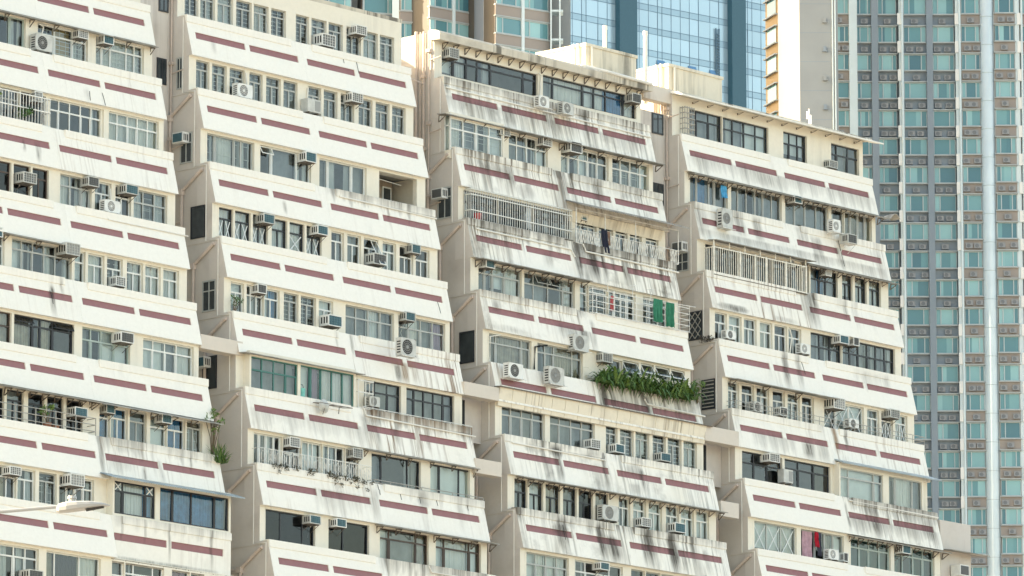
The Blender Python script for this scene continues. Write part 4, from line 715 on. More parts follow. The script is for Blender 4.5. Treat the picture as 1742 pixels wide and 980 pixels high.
    # rear wall of the light well to the left
    if b > 1:
        mb = MB(); dbk = {2: -.95, 3: -3.6, 4: -.95}[b]
        wb = {2: [(-1.12, -.62, 53.4+EYE, 54.4+EYE), (-1.05, -.55, 56.2+EYE, 57.3+EYE)],
              3: [(-1.7, -.9, zr(2)-1.9, zr(2)-.8)], 4: [(-1.28, -.58, 56.05+EYE, 56.9+EYE), (-1.28, -.58, 53.1+EYE, 54.0+EYE)]}[b]
        wall_pieces(mb, -2.32, XL, 0, ZTOP-.1 if b != 4 else ZTOP-1.0, dbk-.2, dbk, wb[:0])
        o = mb.build('light_well_wall', M['pink'], root)
        for (x0, x1, z0, z1) in wb:
            f = MB(); f.fbox(x0, x1, dbk, dbk+.04, z0, z1); f.fbox(x0+.06, x1-.06, dbk+.04, dbk+.045, z0+.06, z1-.06, 1); f.fbox((x0+x1)/2-.02, (x0+x1)/2+.02, dbk+.05, dbk+.06, z0+.06, z1-.06)
            f.build('window', [FR['K'], PANE_OPQ], root)
        if b > 2:      # flat near-black panel painted for the shade of a recess under the beam
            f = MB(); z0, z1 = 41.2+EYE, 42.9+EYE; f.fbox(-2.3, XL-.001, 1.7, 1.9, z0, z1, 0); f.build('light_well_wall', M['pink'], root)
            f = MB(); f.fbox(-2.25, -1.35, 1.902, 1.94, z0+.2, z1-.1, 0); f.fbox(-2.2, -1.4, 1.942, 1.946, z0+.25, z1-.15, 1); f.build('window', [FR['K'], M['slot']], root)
    return root

PANE_OPQ = simple('dim_glass', (.035, .045, .05), .08, var=.4, vscale=1.5, spec=.6)

L1 = 'cream block with mauve bands, a blue-curtained corner balcony and a bush on its ledge'
L2 = 'cream block with mauve bands and a green-framed enclosed balcony with ornate white railing below'
L3 = 'most weathered cream block, with a plant-filled ledge, a caged balcony and green towels'
L4 = 'cream block under a thin sloping roof slab, with a long white balcony cage'
B = {b: block(b, L) for b, L in zip((1, 2, 3, 4), (L1, L2, L3, L4))}

# ---------------------------------------------------------------- side windows on the flanks
def flank(b, k, d0, d1, z0, z1):
    z0 += EYE; z1 += EYE; x = XL+.004; mb = MB(); f = .05
    mb.box(x-.03, x, -d1, -d0, z0, z0+f); mb.box(x-.03, x, -d1, -d0, z1-f, z1); mb.box(x-.03, x, -d1, -d1+f, z0+f, z1-f); mb.box(x-.03, x, -d0-f, -d0, z0+f, z1-f)
    if k in 'naw':
        c = -(d0+d1)/2; mb.box(x-.028, x, c-.02, c+.02, z0+f, z1-f)
        if k != 'n': mb.box(x-.026, x, -d1+f, -d0-f, z1-.42, z1-.38)
    o = mb.build('window', FR['K' if k in 'kxh' else 'G'], B[b])
    p = MB(); p.quad((x-.006, -d0-.03, z0+.03), (x-.006, -d1+.03, z0+.03), (x-.006, -d1+.03, z1-.03), (x-.006, -d0-.03, z1-.03)); p.build('pane', PANE_OPQ, o)
    g = MB()
    if k == 'x':
        n = 2
        for i in range(2):
            for q in range(3):
                ya, yb = -d1+.05+(d1-d0-.1)*i/2, -d1+.05+(d1-d0-.1)*(i+1)/2; za, zb = z0+.05+(z1-z0-.1)*q/3, z0+.05+(z1-z0-.1)*(q+1)/3
                g.tube([(x-.045, ya, za), (x-.045, yb, zb)], .018, n=5); g.tube([(x-.05, ya, zb), (x-.05, yb, za)], .018, n=5)
    if k == 'h':
        z = z0+.1
        while z < z1-.05: g.box(x-.05, x-.032, -d1+.05, -d0-.05, z-.02, z+.02); z += .15
    if g.v: g.build('window_grille', M['greyrail'], o)
for a in [(2,'n',-0.62,-0.29,53.21,54.44),(2,'a',-0.39,0.25,50.32,51.49),(2,'k',0.21,0.97,47.37,48.6),(2,'w',0.86,1.56,44.52,45.69),(2,'k',0.9,1.65,41.58,42.82),(3,'a',-0.41,0.35,50.34,51.59),(3,'k',0.76,1.54,44.47,45.72),(4,'a',-0.45,0.24,50.31,51.09),(4,'x',0.23,0.94,47.39,48.57),(4,'h',0.89,1.6,44.47,45.7)]: flank(*a)
# concrete beams that tie the blocks together across the light wells
def beam(b, x0, x1, d0, d1, z0, z1):
    mb = MB(); mb.fbox(x0, x1, d0, d1, z0+EYE, z1+EYE); mb.build('link_beam', M['beam'], B[b])
M['beam'] = paint('beam_render', (.66, .60, .53), dirt=.4, use_obj=False, fade=False, dcol=(.2, .16, .13))
for a in ((2, -2.28, -.1, 2.2, 2.71, 42.70, 43.22), (3, -2.34, -.36, 2.3, 2.82, 42.79, 43.30), (3, -2.38, -.9, 2.95, 3.45, 39.69, 40.25), (4, -2.1, -.36, -1.1, -.68, 57.36, 57.97), (4, -2.44, -.36, 2.3, 2.82, 42.78, 43.38), (4, -2.0, -.9, 2.8, 3.25, 39.74, 40.35)): beam(*a)

# ---------------------------------------------------------------- awnings, cages, railings, roofs
b1, b2, b3, b4 = B[1], B[2], B[3], B[4]
awning(b1, 0, .6, 11.95, out=.16, step=1.25, drop=.06)
awning(b1, 3, 2.6, 6.0, out=.18, step=1.6, drop=.05)
awning(b1, 5, -.3, 6.0, out=.34, step=.62); awning(b1, 5, 5.7, 12.1, out=.32, drop=.16, step=1.05, dz=-.66)
awning(b1, 6, 5.6, 12.3, out=.62, mat='bluesheet', corr=True, brackets=False, dz=-.46, drop=.26)
awning(b1, 7, 5.7, 12.2, out=.12, base=-.15, step=.62)
awning(b2, 4, -.3, 6.05, out=.32, brackets=False, drop=.05, dz=-.66)
awning(b2, 5, 5.75, 11.98, out=.10, step=1.15, drop=.03); awning(b2, 6, 5.75, 12.2, out=.24, step=1.15, drop=.06)
awning(b3, 0, -.9, 12.2, out=.30, step=1.2, drop=.05); awning(b3, 2, -.2, 6.2, out=.36, step=.78, drop=.05)
awning(b3, 1, 5.8, 12.35, out=.75, dz=-.28, drop=.32, corr=True, brackets=False)
awning(b3, 5, .1, 12.2, out=.24, step=.62, drop=.05)
awning(b4, 0, -.2, 12.2, out=.24, step=.62); awning(b4, 1, 6.2, 12.2, out=.24, step=.62); awning(b4, 3, 0, 6.4, out=.36, step=1.9, drop=.06)
awning(b4, 1, .1, 6.4, out=.50, dz=-.62, drop=.08, brackets=False)
awning(b4, 4, 5.75, 12.2, out=.42, dz=-.40, drop=.22, mat='bluesheet', brackets=False, thick=.05); awning(b4, 5, 5.9, 12.2, out=.24, step=.62)
# third block: long fascia of cream panels under the fifth spandrel
mb = MB()
for k in range(16):
    x = -.34+k*.765; mb.prism([(dr(4)-.02, zr(4)-.12), (dr(4)+.26, zr(4)-.12), (dr(4)+.14, zr(4)-.86), (dr(4)+.03, zr(4)-.86)], x, x+.745)
mb.build('panel_fascia', M['panel'], b3)
mb = MB(); mb.prism([(dr(4)+.0, zr(4)-.10), (dr(4)+.34, zr(4)-.12), (dr(4)+.34, zr(4)-.155), (dr(4), zr(4)-.135)], -.4, 12.2); mb.build('flashing', M['steel'], b3)
# third block: sloping panels behind the corrugated canopy, second row
mb = MB()
for k in range(8):
    x = 6.05+k*.70; mb.prism([(dr(1)+.03, zr(1)-.72), (dr(1)+.20, zr(1)-.72), (dr(1)+.06, zr(1)-1.12), (dr(1)+.03, zr(1)-1.12)], x, x+.69)
mb.build('panel_fascia', M['panel'], b3)
# roof edges
mb = MB(); mb.prism([(dw(-1)-.1, ZTOP-.36), (dw(-1)+.40, ZTOP-.40), (dw(-1)+.42, ZTOP-.12), (dw(-1)+.3, ZTOP-.02), (dw(-1)-.1, ZTOP+.06)], -.5, 12.25)
o = mb.build('roof_canopy', M['concrete'], b3)
for k in range(19): q = link('bracket', BRK, o, (.1+k*.645, -dw(-1)-.004, ZTOP-.40)); q.scale = (1, 1.1, 1)
mb = MB(); mb.tube([(8.4, .7, ZTOP+.12), (9.4, .2, ZTOP-.05), (12.1, .18, ZTOP-.12)], .07, n=8); mb.build('drain_pipe', M['wpipe'], b3)
mb = MB(); mb.prism([(dw(-1)-.1, ZTOP-.12), (dw(-1)+.62, ZTOP-.30), (dw(-1)+.62, ZTOP-.24), (dw(-1)-.1, ZTOP-.02)], -.45, 12.6); o = mb.build('roof_slab', M['white'], b4); o.color = (.3, .4, 0, 1)
mb = MB(); mb.prism([(dw(-1)-1.6, ZTOP-.02), (dw(-1)+.35, ZTOP-.20), (dw(-1)+.30, ZTOP-.08), (dw(-1)-1.4, ZTOP+.20)], -.3, 12.2); mb.build('roof_screed', M['concrete'], b4)
for k in range(12): q = link('bracket', BRK, o, (.9+k*.95, -dw(-1)-.004, ZTOP-.30)); q.scale = (1, 1.2, .3)
mb = MB(); mb.fbox(-.3, 12.0, -8.0, dw(-1)-.02, ZTOP, ZTOP+.16); mb.build('roof_parapet', M['concrete'], b2)
mb = MB(); mb.fbox(-.3, 12.0, -8.0, dw(-1)-.02, ZTOP, ZTOP+.16); mb.build('roof_parapet', M['concrete'], b1)
# stair heads on the roofs
def stairhead(b, x0, x1, d0, d1, zt):
    mb = MB(); mb.fbox(x0, x1, d0, d1, ZTOP-.1, zt); mb.fbox(x0-.05, x1+.05, d0-.05, d1+.05, zt, zt+.12)
    o = mb.build('stair_head', M['roofhut'], B[b])
    p = MB(); p.tube([(x0+.3, -d1-.06, ZTOP), (x0+.3, -d1-.06, zt)], .05); p.tube([(x0-.07, -d1+.35, ZTOP), (x0-.07, -d1+.35, zt+.14)], .05); p.tube([(x0-.07, -d1+.6, ZTOP), (x0-.07, -d1+.6, zt+.14)], .05); p.build('drain_pipe', M['wpipe'], o)
M['roofhut'] = paint('stair_head_paint', (.74, .68, .56), dirt=.4, use_obj=False, fade=False)
stairhead(3, 8.95, 12.05, -3.6, -.95, 59.0+EYE); stairhead(4, 1.0, 4.4, -3.8, -2.0, 59.38+EYE)
for b, x, d, zt in ((3, 12.0, -2.6, 60.6), (4, -.9, -1.6, 60.45)):
    mb = MB(); mb.tube([(x, -d, ZTOP-.5), (x, -d, zt+EYE-.12), (x, -d, zt+EYE)], .085, n=10); mb.tube([(x, -d, zt+EYE-.14), (x, -d, zt+EYE+.02)], .10, n=10); mb.build('vent_pipe', M['wpipe'], B[b])
# cages
def cage(root, x0, x1, d, dwall, z0, z1, step, mat, hz, posts=None, name='window_cage', side=True):
    mb = MB(); n = round((x1-x0)/step)
    for k in range(n+1):
        x = x0+(x1-x0)*k/n; mb.fbox(x-.011, x+.011, d-.02, d, z0, z1)
    for z in hz: mb.fbox(x0-.02, x1+.02, d-.03, d+.012, z-.02, z+.02)
    for x in (posts or []): mb.fbox(x-.03, x+.03, d-.05, d+.02, z0-.02, z1+.03)
    if side:
        for x in (x0, x1):
            m = max(2, round((d-dwall)/step))
            for q in range(m): dd = dwall+(d-dwall)*q/m; mb.fbox(x-.011, x+.011, dd-.011, dd+.011, z0, z1)
            for z in hz: mb.fbox(x-.015, x+.015, dwall, d, z-.02, z+.02)
    return mb.build(name, M[mat], root)
cage(b1, -.2, 5.75, dr(1)+.42, dw(1), zr(1)-2.05, zr(1)-.98, .15, 'rail', [zr(1)-1.0, zr(1)-1.5, zr(1)-2.02])
cage(b3, .0, 5.9, dr(1)+.36, dw(1), zr(1)-2.08, zr(1)-.74, .135, 'grille_bar', [zr(1)-.78, zr(1)-1.0, zr(1)-1.62, zr(1)-2.05])
mb = MB(); mb.fbox(0, 5.9, dr(1)+.05, dr(1)+.5, zr(2)+.905, zr(2)+.93); mb.build('cage_floor', M['greyrail'], b3)
cage(b4, .1, 5.95, dr(1)+.52, dw(1), zr(1)-2.12, zr(1)-.98, .135, 'rail2', [zr(1)-1.0, zr(1)-2.09], posts=[.1, 1.75, 2.7, 3.4, 4.65, 5.95])
mb = MB(); mb.fbox(.05, 6.0, dr(1)+.02, dr(1)+.56, zr(1)-2.16, zr(1)-2.13); mb.build('cage_floor', M['steel'], b4)
mb = MB()
for k in range(7): x = .12+k*.97; mb.fbox(x-.02, x+.02, dr(1)+.48, dr(1)+.52, zr(1)-.96, zr(1)-.72)
mb.build('cage_post', M['rail2'], b4)
cage(b4, .12, .70, dw(-1)+.28, dw(-1), zr(-1)-1.95, zr(-1)-.75, .14, 'greyrail', [zr(-1)-.8-.22*k for k in range(6)])
# railings
railing(b1, -.2, 5.7, dr(5)+.45, zr(5)-2.05, zr(5)-1.42, 1.02, 1, mat='greyrail', hz=[zr(5)-1.42, zr(5)-1.66, zr(5)-1.9])
mb = MB(); railing(b2, 9.35, 11.35, dw(1)-.05, zr(1)-2.0, zr(1)-1.86, 1.0, 1, mat='rail', returns=False)
mb = MB(); mb.fbox(9.3, 11.4, dw(1)-1.3, dw(1)-1.25, zr(1)-2.4, zr(1)-.75, 0); mb.fbox(9.45, 9.9, dw(1)-1.25, dw(1)-1.2, zr(1)-2.3, zr(1)-1.1, 1); mb.fbox(9.55, 9.82, dw(1)-1.2, dw(1)-1.195, zr(1)-2.3, zr(1)-1.2, 2); mb.fbox(10.3, 10.36, dw(1)-1.25, dw(1)-1.1, zr(1)-2.3, zr(1)-.8, 1); mb.fbox(10.8, 11.3, dw(1)-1.25, dw(1)-1.2, zr(1)-1.9, zr(1)-1.0, 1); mb.fbox(10.86, 11.24, dw(1)-1.2, dw(1)-1.195, zr(1)-1.84, zr(1)-1.06, 2); mb.tube([(9.5, -dw(1)+.5, zr(1)-.95), (11.2, -dw(1)+.6, zr(1)-1.0)], .015, 1); mb.build('balcony_recess', [M['balc'], FR['W'], PANE_OPQ], b2)
rl = railing(b2, -.15, 5.8, dr(5)+.42, zr(5)-2.06, zr(5)-1.42, .12, 5, r=.011, hz=[zr(5)-1.42, zr(5)-2.0])
mb = MB()
for k in range(22):
    cx = .0+k*.265; 
    for rr, off in ((.09, .0), (.05, .1)):
        pts = [(cx+off+rr*math.cos(t*.7), -(dr(5)+.44), zr(5)-1.72+rr*2.2*math.sin(t*.7)) for t in range(10)]; mb.tube(pts, .009, n=4)
mb.build('scrollwork', M['rail'], rl)
railing(b2, 6.0, 12.0, dr(5)+.42, zr(5)-2.06, zr(5)-1.90, .9, 1, mat='greyrail', hz=[zr(5)-1.88, zr(5)-1.99])
railing(b2, 5.95, 12.0, dr(5)-.17, zr(5)+.87, zr(5)+.95, 1.2, 1, mat='rail', hz=[zr(5)+.95], returns=False)
cage(b2, 5.8, 6.6, dr(4)+.40, dw(4), zr(4)-2.1, zr(4)-.9, .4, 'rail', [zr(4)-.95, zr(4)-1.4, zr(4)-2.0])
# third block: zigzag folding rail and posts
mb = MB(); zt, zb = zr(2)-1.50+2.916, zr(2)-2.05+2.916; d = dr(1)+.46
for (xa, xb) in ((6.1, 7.6), (7.8, 8.7), (8.85, 9.55), (9.75, 10.4), (10.55, 11.45), (11.75, 12.15)):
    n = max(3, round((xb-xa)/.11))
    for k in range(n):
        x0, x1 = xa+(xb-xa)*k/n, xa+(xb-xa)*(k+1)/n
        for q in (0, 1): 
            za, zc = (zb, zt) if (k+q) % 2 == 0 else (zt, zb)
            mb.tube([(x0, -d+.02*q, za), (x1, -d+.02*q, zc)], .019, n=4)
mb.tube([(6.0, -d, zt+.01), (12.2, -d, zt+.01)], .016); mb.tube([(6.0, -d, zb), (12.2, -d, zb)], .016)
for x in (6.0, 12.2): mb.tube([(x, -d, zt), (x, -dw(1), zt)], .016)
mb.build('folding_railing', M['rail'], b3)
mb = MB()
for x in (6.02, 7.75, 9.6, 12.2): mb.tube([(x, -d-.02, zb), (x, -d-.02, zr(1)-.62)], .022)
mb.tube([(6.0, -d-.02, zr(1)-.66), (12.2, -d-.02, zr(1)-.66)], .018)
mb.build('canopy_post', M['rail'], b3)
railing(b3, 6.1, 11.95, dr(2)+.62, zr(2)-2.08, zr(2)-1.0, .62, 2, mat='rail', hz=[zr(2)-1.08, zr(2)-1.32, zr(2)-1.56, zr(2)-1.80, zr(2)-2.04])
mb = MB()
for x in (7.0, 8.5, 9.6): 
    mb.tube([(x, -dr(2)-.62, zr(2)-1.1), (x, -dr(2)-.62, zr(2)-.62)], .014); mb.tube([(x-.25, -dr(2)-.62, zr(2)-.66), (x+.25, -dr(2)-.62, zr(2)-.60)], .012)
mb.tube([(9.2, -dr(2)-.64, zr(2)-1.05), (12.3, -dr(2)-.64, zr(2)-.98)], .016)
mb.build('drying_rack', M['rail'], b3)
railing(b4, -.1, 12.05, dr(3)+.46, zr(3)-2.05, zr(3)-1.66, .75, 1, r=.011, mat='greyrail', hz=[zr(3)-1.66, zr(3)-1.84])
for xx, dd, zz in ((5.9, .45, 0),): pass
# loose pipes along spandrel faces
def facepipe(root, j, pts, r=.03, mat='wpipe'):
    mb = MB(); mb.tube([(x, -(dr(j)+fz(z)+.04), zr(j)+z) for x, z in pts], r, n=6); mb.build('conduit', M[mat], root)
facepipe(b3, 0, [(-.3, .45), (5.9, .42), (11.9, .40)]); facepipe(b3, 2, [(.0, .9), (.05, .52), (5.6, .50), (5.75, .2)]); facepipe(b3, 2, [(6.4, .85), (6.5, .55), (12.1, .50)], .035)
facepipe(b3, 4, [(8.5, .55), (8.6, .35), (12.1, .30)], .035); facepipe(b3, 5, [(.0, .6), (5.4, .56), (5.5, .75)]); facepipe(b2, 5, [(6.0, .9), (6.05, .62), (12.1, .56)]); facepipe(b2, 2, [(6.5, .85), (6.6, .62), (12.0, .56)], .028)
facepipe(b4, 5, [(6.2, .75), (12.0, .70)]); facepipe(b1, 3, [(7.9, .88), (8.0, .62), (12.1, .6)], .02); facepipe(b2, 7, [(8.2, .85), (8.3, .62), (11.9, .6)], .02)
for b, r, pts in ((1, 0, [(6.15, -1.55), (6.3, -.95), (6.1, -.85)]), (3, 3, [(2.55, -1.9), (2.6, -1.0), (3.3, -.85)]), (1, 2, [(8.6, -1.9), (8.55, -1.0)]), (2, 0, [(2.7, -1.6), (2.62, -.9)]), (4, 2, [(4.62, -1.9), (4.75, -1.2), (4.62, -.9)]), (2, 0, [(5.95, -1.5), (6.0, -.9)]), (3, -1, [(5.75, -1.9), (5.85, -.9), (5.7, -.8)]), (3, 3, [(-.02, -2.0), (.0, -.95), (.6, -.8)])):
    mb = MB(); mb.tube([(x, -(dw(r)+.05), zr(r)+z) for x, z in pts], .028 if not (b == 3 and r == 3 and pts[0][0] > 1) else .035, n=6)
    mb.build('conduit', M['wpipe'] if not (b == 3 and r == 3 and pts[0][0] > 1) else M['slot'], B[b])

# dark open cracks in the render of some spandrels
for b, j, x, z0, z1, lean in ((1, 1, 8.0, -.62, -.25, .02), (1, 1, 8.75, -.68, -.2, -.03), (2, 0, 8.15, .45, .72, -.02), (2, 0, 8.9, .15, .85, -.03), (2, 6, 6.15, .45, .85, -.04), (2, 6, 7.3, .4, .7, -.02), (2, 6, 8.35, .38, .62, 0), (2, 6, 9.3, .4, .72, -.03), (2, 6, 11.0, .42, .66, 0), (1, 4, 4.5, -.2, .3, -.03), (2, 3, 11.3, -.45, .0, -.03), (4, 3, 4.9, .1, .9, -.1), (4, 1, 8.9, -.5, .8, -.05), (3, 6, 2.2, -.1, .5, 0)):
    mb = MB(); zm = (z0+z1)/2; w = .016
    for (za, xa, zb, xb) in ((z0, x, zm, x+lean*.6), (zm, x+lean*.6, z1, x+lean*2)):
        mb.quad((xa-w, -dr(j)-fz(za)-.006, zr(j)+za), (xa+w, -dr(j)-fz(za)-.006, zr(j)+za), (xb+w, -dr(j)-fz(zb)-.006-(.035 if zb > .62 else 0), zr(j)+zb), (xb-w, -dr(j)-fz(zb)-.006-(.035 if zb > .62 else 0), zr(j)+zb))
    mb.build('crack', M['slot'], B[b])

# ---------------------------------------------------------------- air conditioners
def ac_unit(b, x, d, z, w, pr, h, col, kind, label):
    root = empty('air_conditioner', wpos(b, x+w/2, d-pr, z), A); tag(root, label, 'air conditioner', 'air conditioners on the block fronts')
    hw = w/2; body = M['acg'] if (col == 'g' or random.random() < .25) else M['acw']
    mb = MB(); e = .03
    if kind in 'wH':
        # hollow front rim so the coil sits inside it
        mb.box(-hw, hw, -pr+.05, .1, 0, h); 
        for q in ((-hw, -hw+e, 0, h), (hw-e, hw, 0, h), (-hw+e, hw-e, 0, e), (-hw+e, hw-e, h-e, h)): mb.box(q[0], q[1], -pr, -pr+.05, q[2], q[3])
        mb.build('casing', body, root)
        g = MB(); y = -pr+.03; g.box(-hw+e, hw-e, y, y+.015, e, h-e, 0); g.build('coil', GR[col], root)
        g = MB(); n = 5
        for k in range(1, n): xx = -hw+e+(w-2*e)*k/n; g.box(xx-.006, xx+.006, -pr+.005, -pr+.02, e, h-e)
        m = 4
        for k in range(1, m): zz = e+(h-2*e)*k/m; g.box(-hw+e, hw-e, -pr+.021, -pr+.028, zz-.005, zz+.005)
        g.build('grille', body if col in 'wb' else (M['tealbar'] if col == 't' else M['darkbar']), root)
        # louvres on the cheek
        for k in range(3 if col != 'b' else 4):
            g = MB(); y0 = -pr*.88+k*pr*.26; g.box(-hw-.006, -hw+.004, y0, y0+pr*.13, h*.22, h*.80); g.build('louvre', M['slot'], root)
        g = MB()
        for s in (-1, 1): g.tube([(s*hw*.8, .1, -.02), (s*hw*.8, -pr*.9, -.02)], .014, n=5); g.tube([(s*hw*.8, .1, -.28 if kind == 'w' else -.34), (s*hw*.8, -pr*.85, -.02)], .011, n=5)
        if random.random() < .7:
            hs = MB(); sx_ = random.choice((-1, 1))*hw*random.uniform(.2, .7); L_ = random.uniform(.35, .95); hs.tube([(sx_, 0, .02), (sx_, .12, -.12), (sx_+random.uniform(-.08, .08), .22, -L_*.6), (sx_+random.uniform(-.12, .12), .2, -L_)], .016, n=5); hs.build('hose', M['wpipe'], root)
        g.box(-hw*.95, hw*.95, -pr*.9, .05, -.012, -.002); g.build('bracket', M['steel'] if kind == 'w' else M['rail'], root)
    else:
        mb.box(-hw, hw, -pr+.03, 0, 0, h); mb.box(-hw, hw, -pr, -pr+.03, 0, h) if kind == 'x' else None
        if kind != 'x':
            rr = min(h*.43, w*.36); cx = -hw+w*.42
            # front plate with a round opening
            N = 24; i = len(mb.v); y = -pr
            sq = []
            for k in range(N):
                an = 2*math.pi*k/N; c, s_ = math.cos(an), math.sin(an)
                t = min(((hw-cx) if c > 0 else (cx+hw))/max(abs(c), 1e-6), (h/2)/max(abs(s_), 1e-6))
                mb.v.append((cx+rr*c, y, h/2+rr*s_)); mb.v.append((cx+t*c, y, h/2+t*s_)); mb.v.append((cx+rr*c, y+.03, h/2+rr*s_))
            for k in range(N):
                j = (k+1) % N; mb.f.append((i+3*k, i+3*k+1, i+3*j+1, i+3*j)); mb.m.append(0); mb.f.append((i+3*k+2, i+3*k, i+3*j, i+3*j+2)); mb.m.append(0)
            for (p, q) in (((-hw, 0), (hw, 0)), ((hw, 0), (hw, h)), ((hw, h), (-hw, h)), ((-hw, h), (-hw, 0))):
                mb.quad((p[0], y, p[1]), (p[0], y+.03, p[1]), (q[0], y+.03, q[1]), (q[0], y, q[1]))
        mb.build('casing', body, root)
        if kind != 'x':
            g = MB(); g.disc(cx, -pr+.026, h/2, rr*.99, 0); g.build('fan_well', M['slot'] if col in 'kw' else GR['g'], root)
            g = MB()
            for q in (.25, .5, .75, .98):
                g.disc(cx, -pr+.004, h/2, rr*q+.008, 0, 20, max(rr*q-.008, .004))
            for k in range(8):
                an = math.pi*k/8; c, s_ = math.cos(an)*rr, math.sin(an)*rr; g.tube([(cx-c, -pr+.008, h/2-s_), (cx+c, -pr+.008, h/2+s_)], .006, n=4)
            g.disc(cx, -pr+.001, h/2, rr*.2, 0, 12); g.build('fan_guard', body if col == 'w' else GR['b'], root)
            for k in range(5):
                g = MB(); zz = h*.14+k*h*.15; g.box(-hw-.005, -hw+.003, -pr*.85, -pr*.25, zz, zz+h*.07); g.build('louvre', M['slot'], root)
            g = MB(); g.box(hw, hw+.04, -pr*.7, -pr*.3, h*.15, h*.45); g.build('valve_cover', body, root)
        else:
            g = MB(); g.box(hw*.1, hw*.9, -pr-.006, -pr+.002, .06, h-.06); g.build('panel', GR['b'], root)
        g = MB()
        if kind == 'C':
            for s in (-1, 1): g.tube([(s*hw*.8, .12, -.03), (s*hw*.8, -pr-.12, -.03)], .018, n=5); g.tube([(s*hw*.8, .12, .34), (s*hw*.8, -pr-.05, -.03)], .014, n=5)
            g.tube([(-hw, -pr-.08, -.03), (hw+.1, -pr-.08, -.03)], .016, n=5)
        else:
            for s in (-1, 1): g.box(s*hw*.7-.04, s*hw*.7+.04, -pr, 0, -.06, -.001)
        g.build('bracket', M['rail'] if kind == 'C' else M['steel'], root)
    return root
COLN = {'t': 'teal-fronted', 'w': 'white', 'k': 'dark-fronted', 'b': 'large caged', 'g': 'grey'}
KN = {'w': 'window air conditioner', 'H': 'window air conditioner slung low', 'c': 'fan condenser', 'C': 'fan condenser on brackets', 'x': 'boxy condenser'}
BN = {1: 'blue-curtained block', 2: 'green-framed block', 3: 'most weathered block', 4: 'sloping-roofed block'}
byrow = {}
for a in sorted(ACS, key=lambda a: (a[0], a[1], a[3])):
    byrow.setdefault((a[0], a[1]), []).append(a)
first = {1: 0, 2: -1, 3: -1, 4: -1}
for (b, r), L in byrow.items():
    for k, a in enumerate(L):
        pos = 'only one' if len(L) == 1 else '%s of %s' % (ORD[k+1], NUM[len(L)])
        ac_unit(b, a[3], a[4], a[5]+EYE, a[6], a[7], a[8], a[9], a[2], '%s %s, %s in window row %s, %s' % (COLN[a[9]], KN[a[2]], pos, NUM[r-first[b]+1], BN[b]))
# units on the flanks in the light wells
for (b, d, z, col, wh) in [(2,0.05,51.07,'t','second window row'),(2,1.3,42.38,'t','fifth window row'),(3,0.1,51.11,'k','second window row'),(4,0.15,51.09,'k','second window row')]:
    root = empty('air_conditioner', wpos(b, XL-.01, d-.25, z+EYE), A)
    tag(root, '%s air conditioner on the side wall of the %s, %s' % (COLN[col], BN[b], wh), 'air conditioner', 'air conditioners on the side walls')
    mb = MB(); mb.box(-.34, .02, -.28, .28, 0, .40); mb.build('casing', M['acw'], root)
    g = MB(); g.box(-.348, -.339, -.24, .24, .04, .36); g.build('coil', GR[col], root)
    for k in range(3): g = MB(); g.box(-.29+k*.09, -.24+k*.09, -.285, -.279, .08, .32); g.build('louvre', M['slot'], root)

# ---------------------------------------------------------------- things on ledges and rails
def tuft(name, label, cat, b, x0, x1, d, z, n, L, mat, droop=1.0, group=None, wid=.05, spread=.25, clump=0):
    rng = random.Random(zlib.crc32((name+label).encode())); mb = MB()
    for k in range(n):
        x = rng.uniform(x0, x1) if not clump else min(x1, max(x0, x0+(x1-x0)*(rng.randrange(clump)+.5)/clump+rng.gauss(0, .2)+.1*math.sin(k))); dd = d+rng.uniform(-spread*.5, spread); az = rng.uniform(0, 6.28); l = L*rng.uniform(.5, 1.15); up = rng.uniform(.6, 2.0)
        hx, hy = math.cos(az), math.sin(az); w = wid*rng.uniform(.6, 1.2); px_, py_ = -hy*w/2, hx*w/2; prev = None
        S = 5
        for q in range(S+1):
            t = q/S; rad = l*t*(.75 if droop else .4); zz = l*(up*t-droop*1.15*t*t); ww = (1-t**2)*1.0+.05
            c = (x+hx*rad, -dd+hy*rad, zz); cur = ((c[0]-px_*ww, c[1]-py_*ww, c[2]), (c[0]+px_*ww, c[1]+py_*ww, c[2]))
            if prev: mb.quad(prev[0], prev[1], cur[1], cur[0], 1 if k % 3 == 0 else 0)
            prev = cur
    root = empty(name, wpos(b, 0, 0, z), A); tag(root, label, cat, group)
    mb.build('foliage', [M[mat], M['leaf2']], root); return root
def crown(mb, c, r, n, sz, rng, flat=1.0):
    for k in range(n):
        v = Vector((rng.gauss(0, 1), rng.gauss(0, 1), rng.gauss(0, 1))).normalized()*r*rng.uniform(.2, 1)**.5; p = Vector(c)+Vector((v.x, v.y, v.z*flat))
        e1 = Vector((rng.gauss(0, 1), rng.gauss(0, 1), rng.gauss(0, 1))).normalized(); e2 = e1.cross(Vector((rng.gauss(0, 1), rng.gauss(0, 1), rng.gauss(0, 1)))).normalized(); s = sz*rng.uniform(.5, 1.2)
        mb.quad(tuple(p-e1*s*.3), tuple(p+e2*s), tuple(p+e1*s*.3), tuple(p-e2*s))
tuft('strap_leaf_plants', 'dense dark green strap-leaved plants filling and spilling over a weathered ledge', 'plants', 3, 5.75, 11.35, dr(4)-.16, zr(4)+.86, 850, .95, 'leaf', 1.0, wid=.105, spread=.45, clump=9)
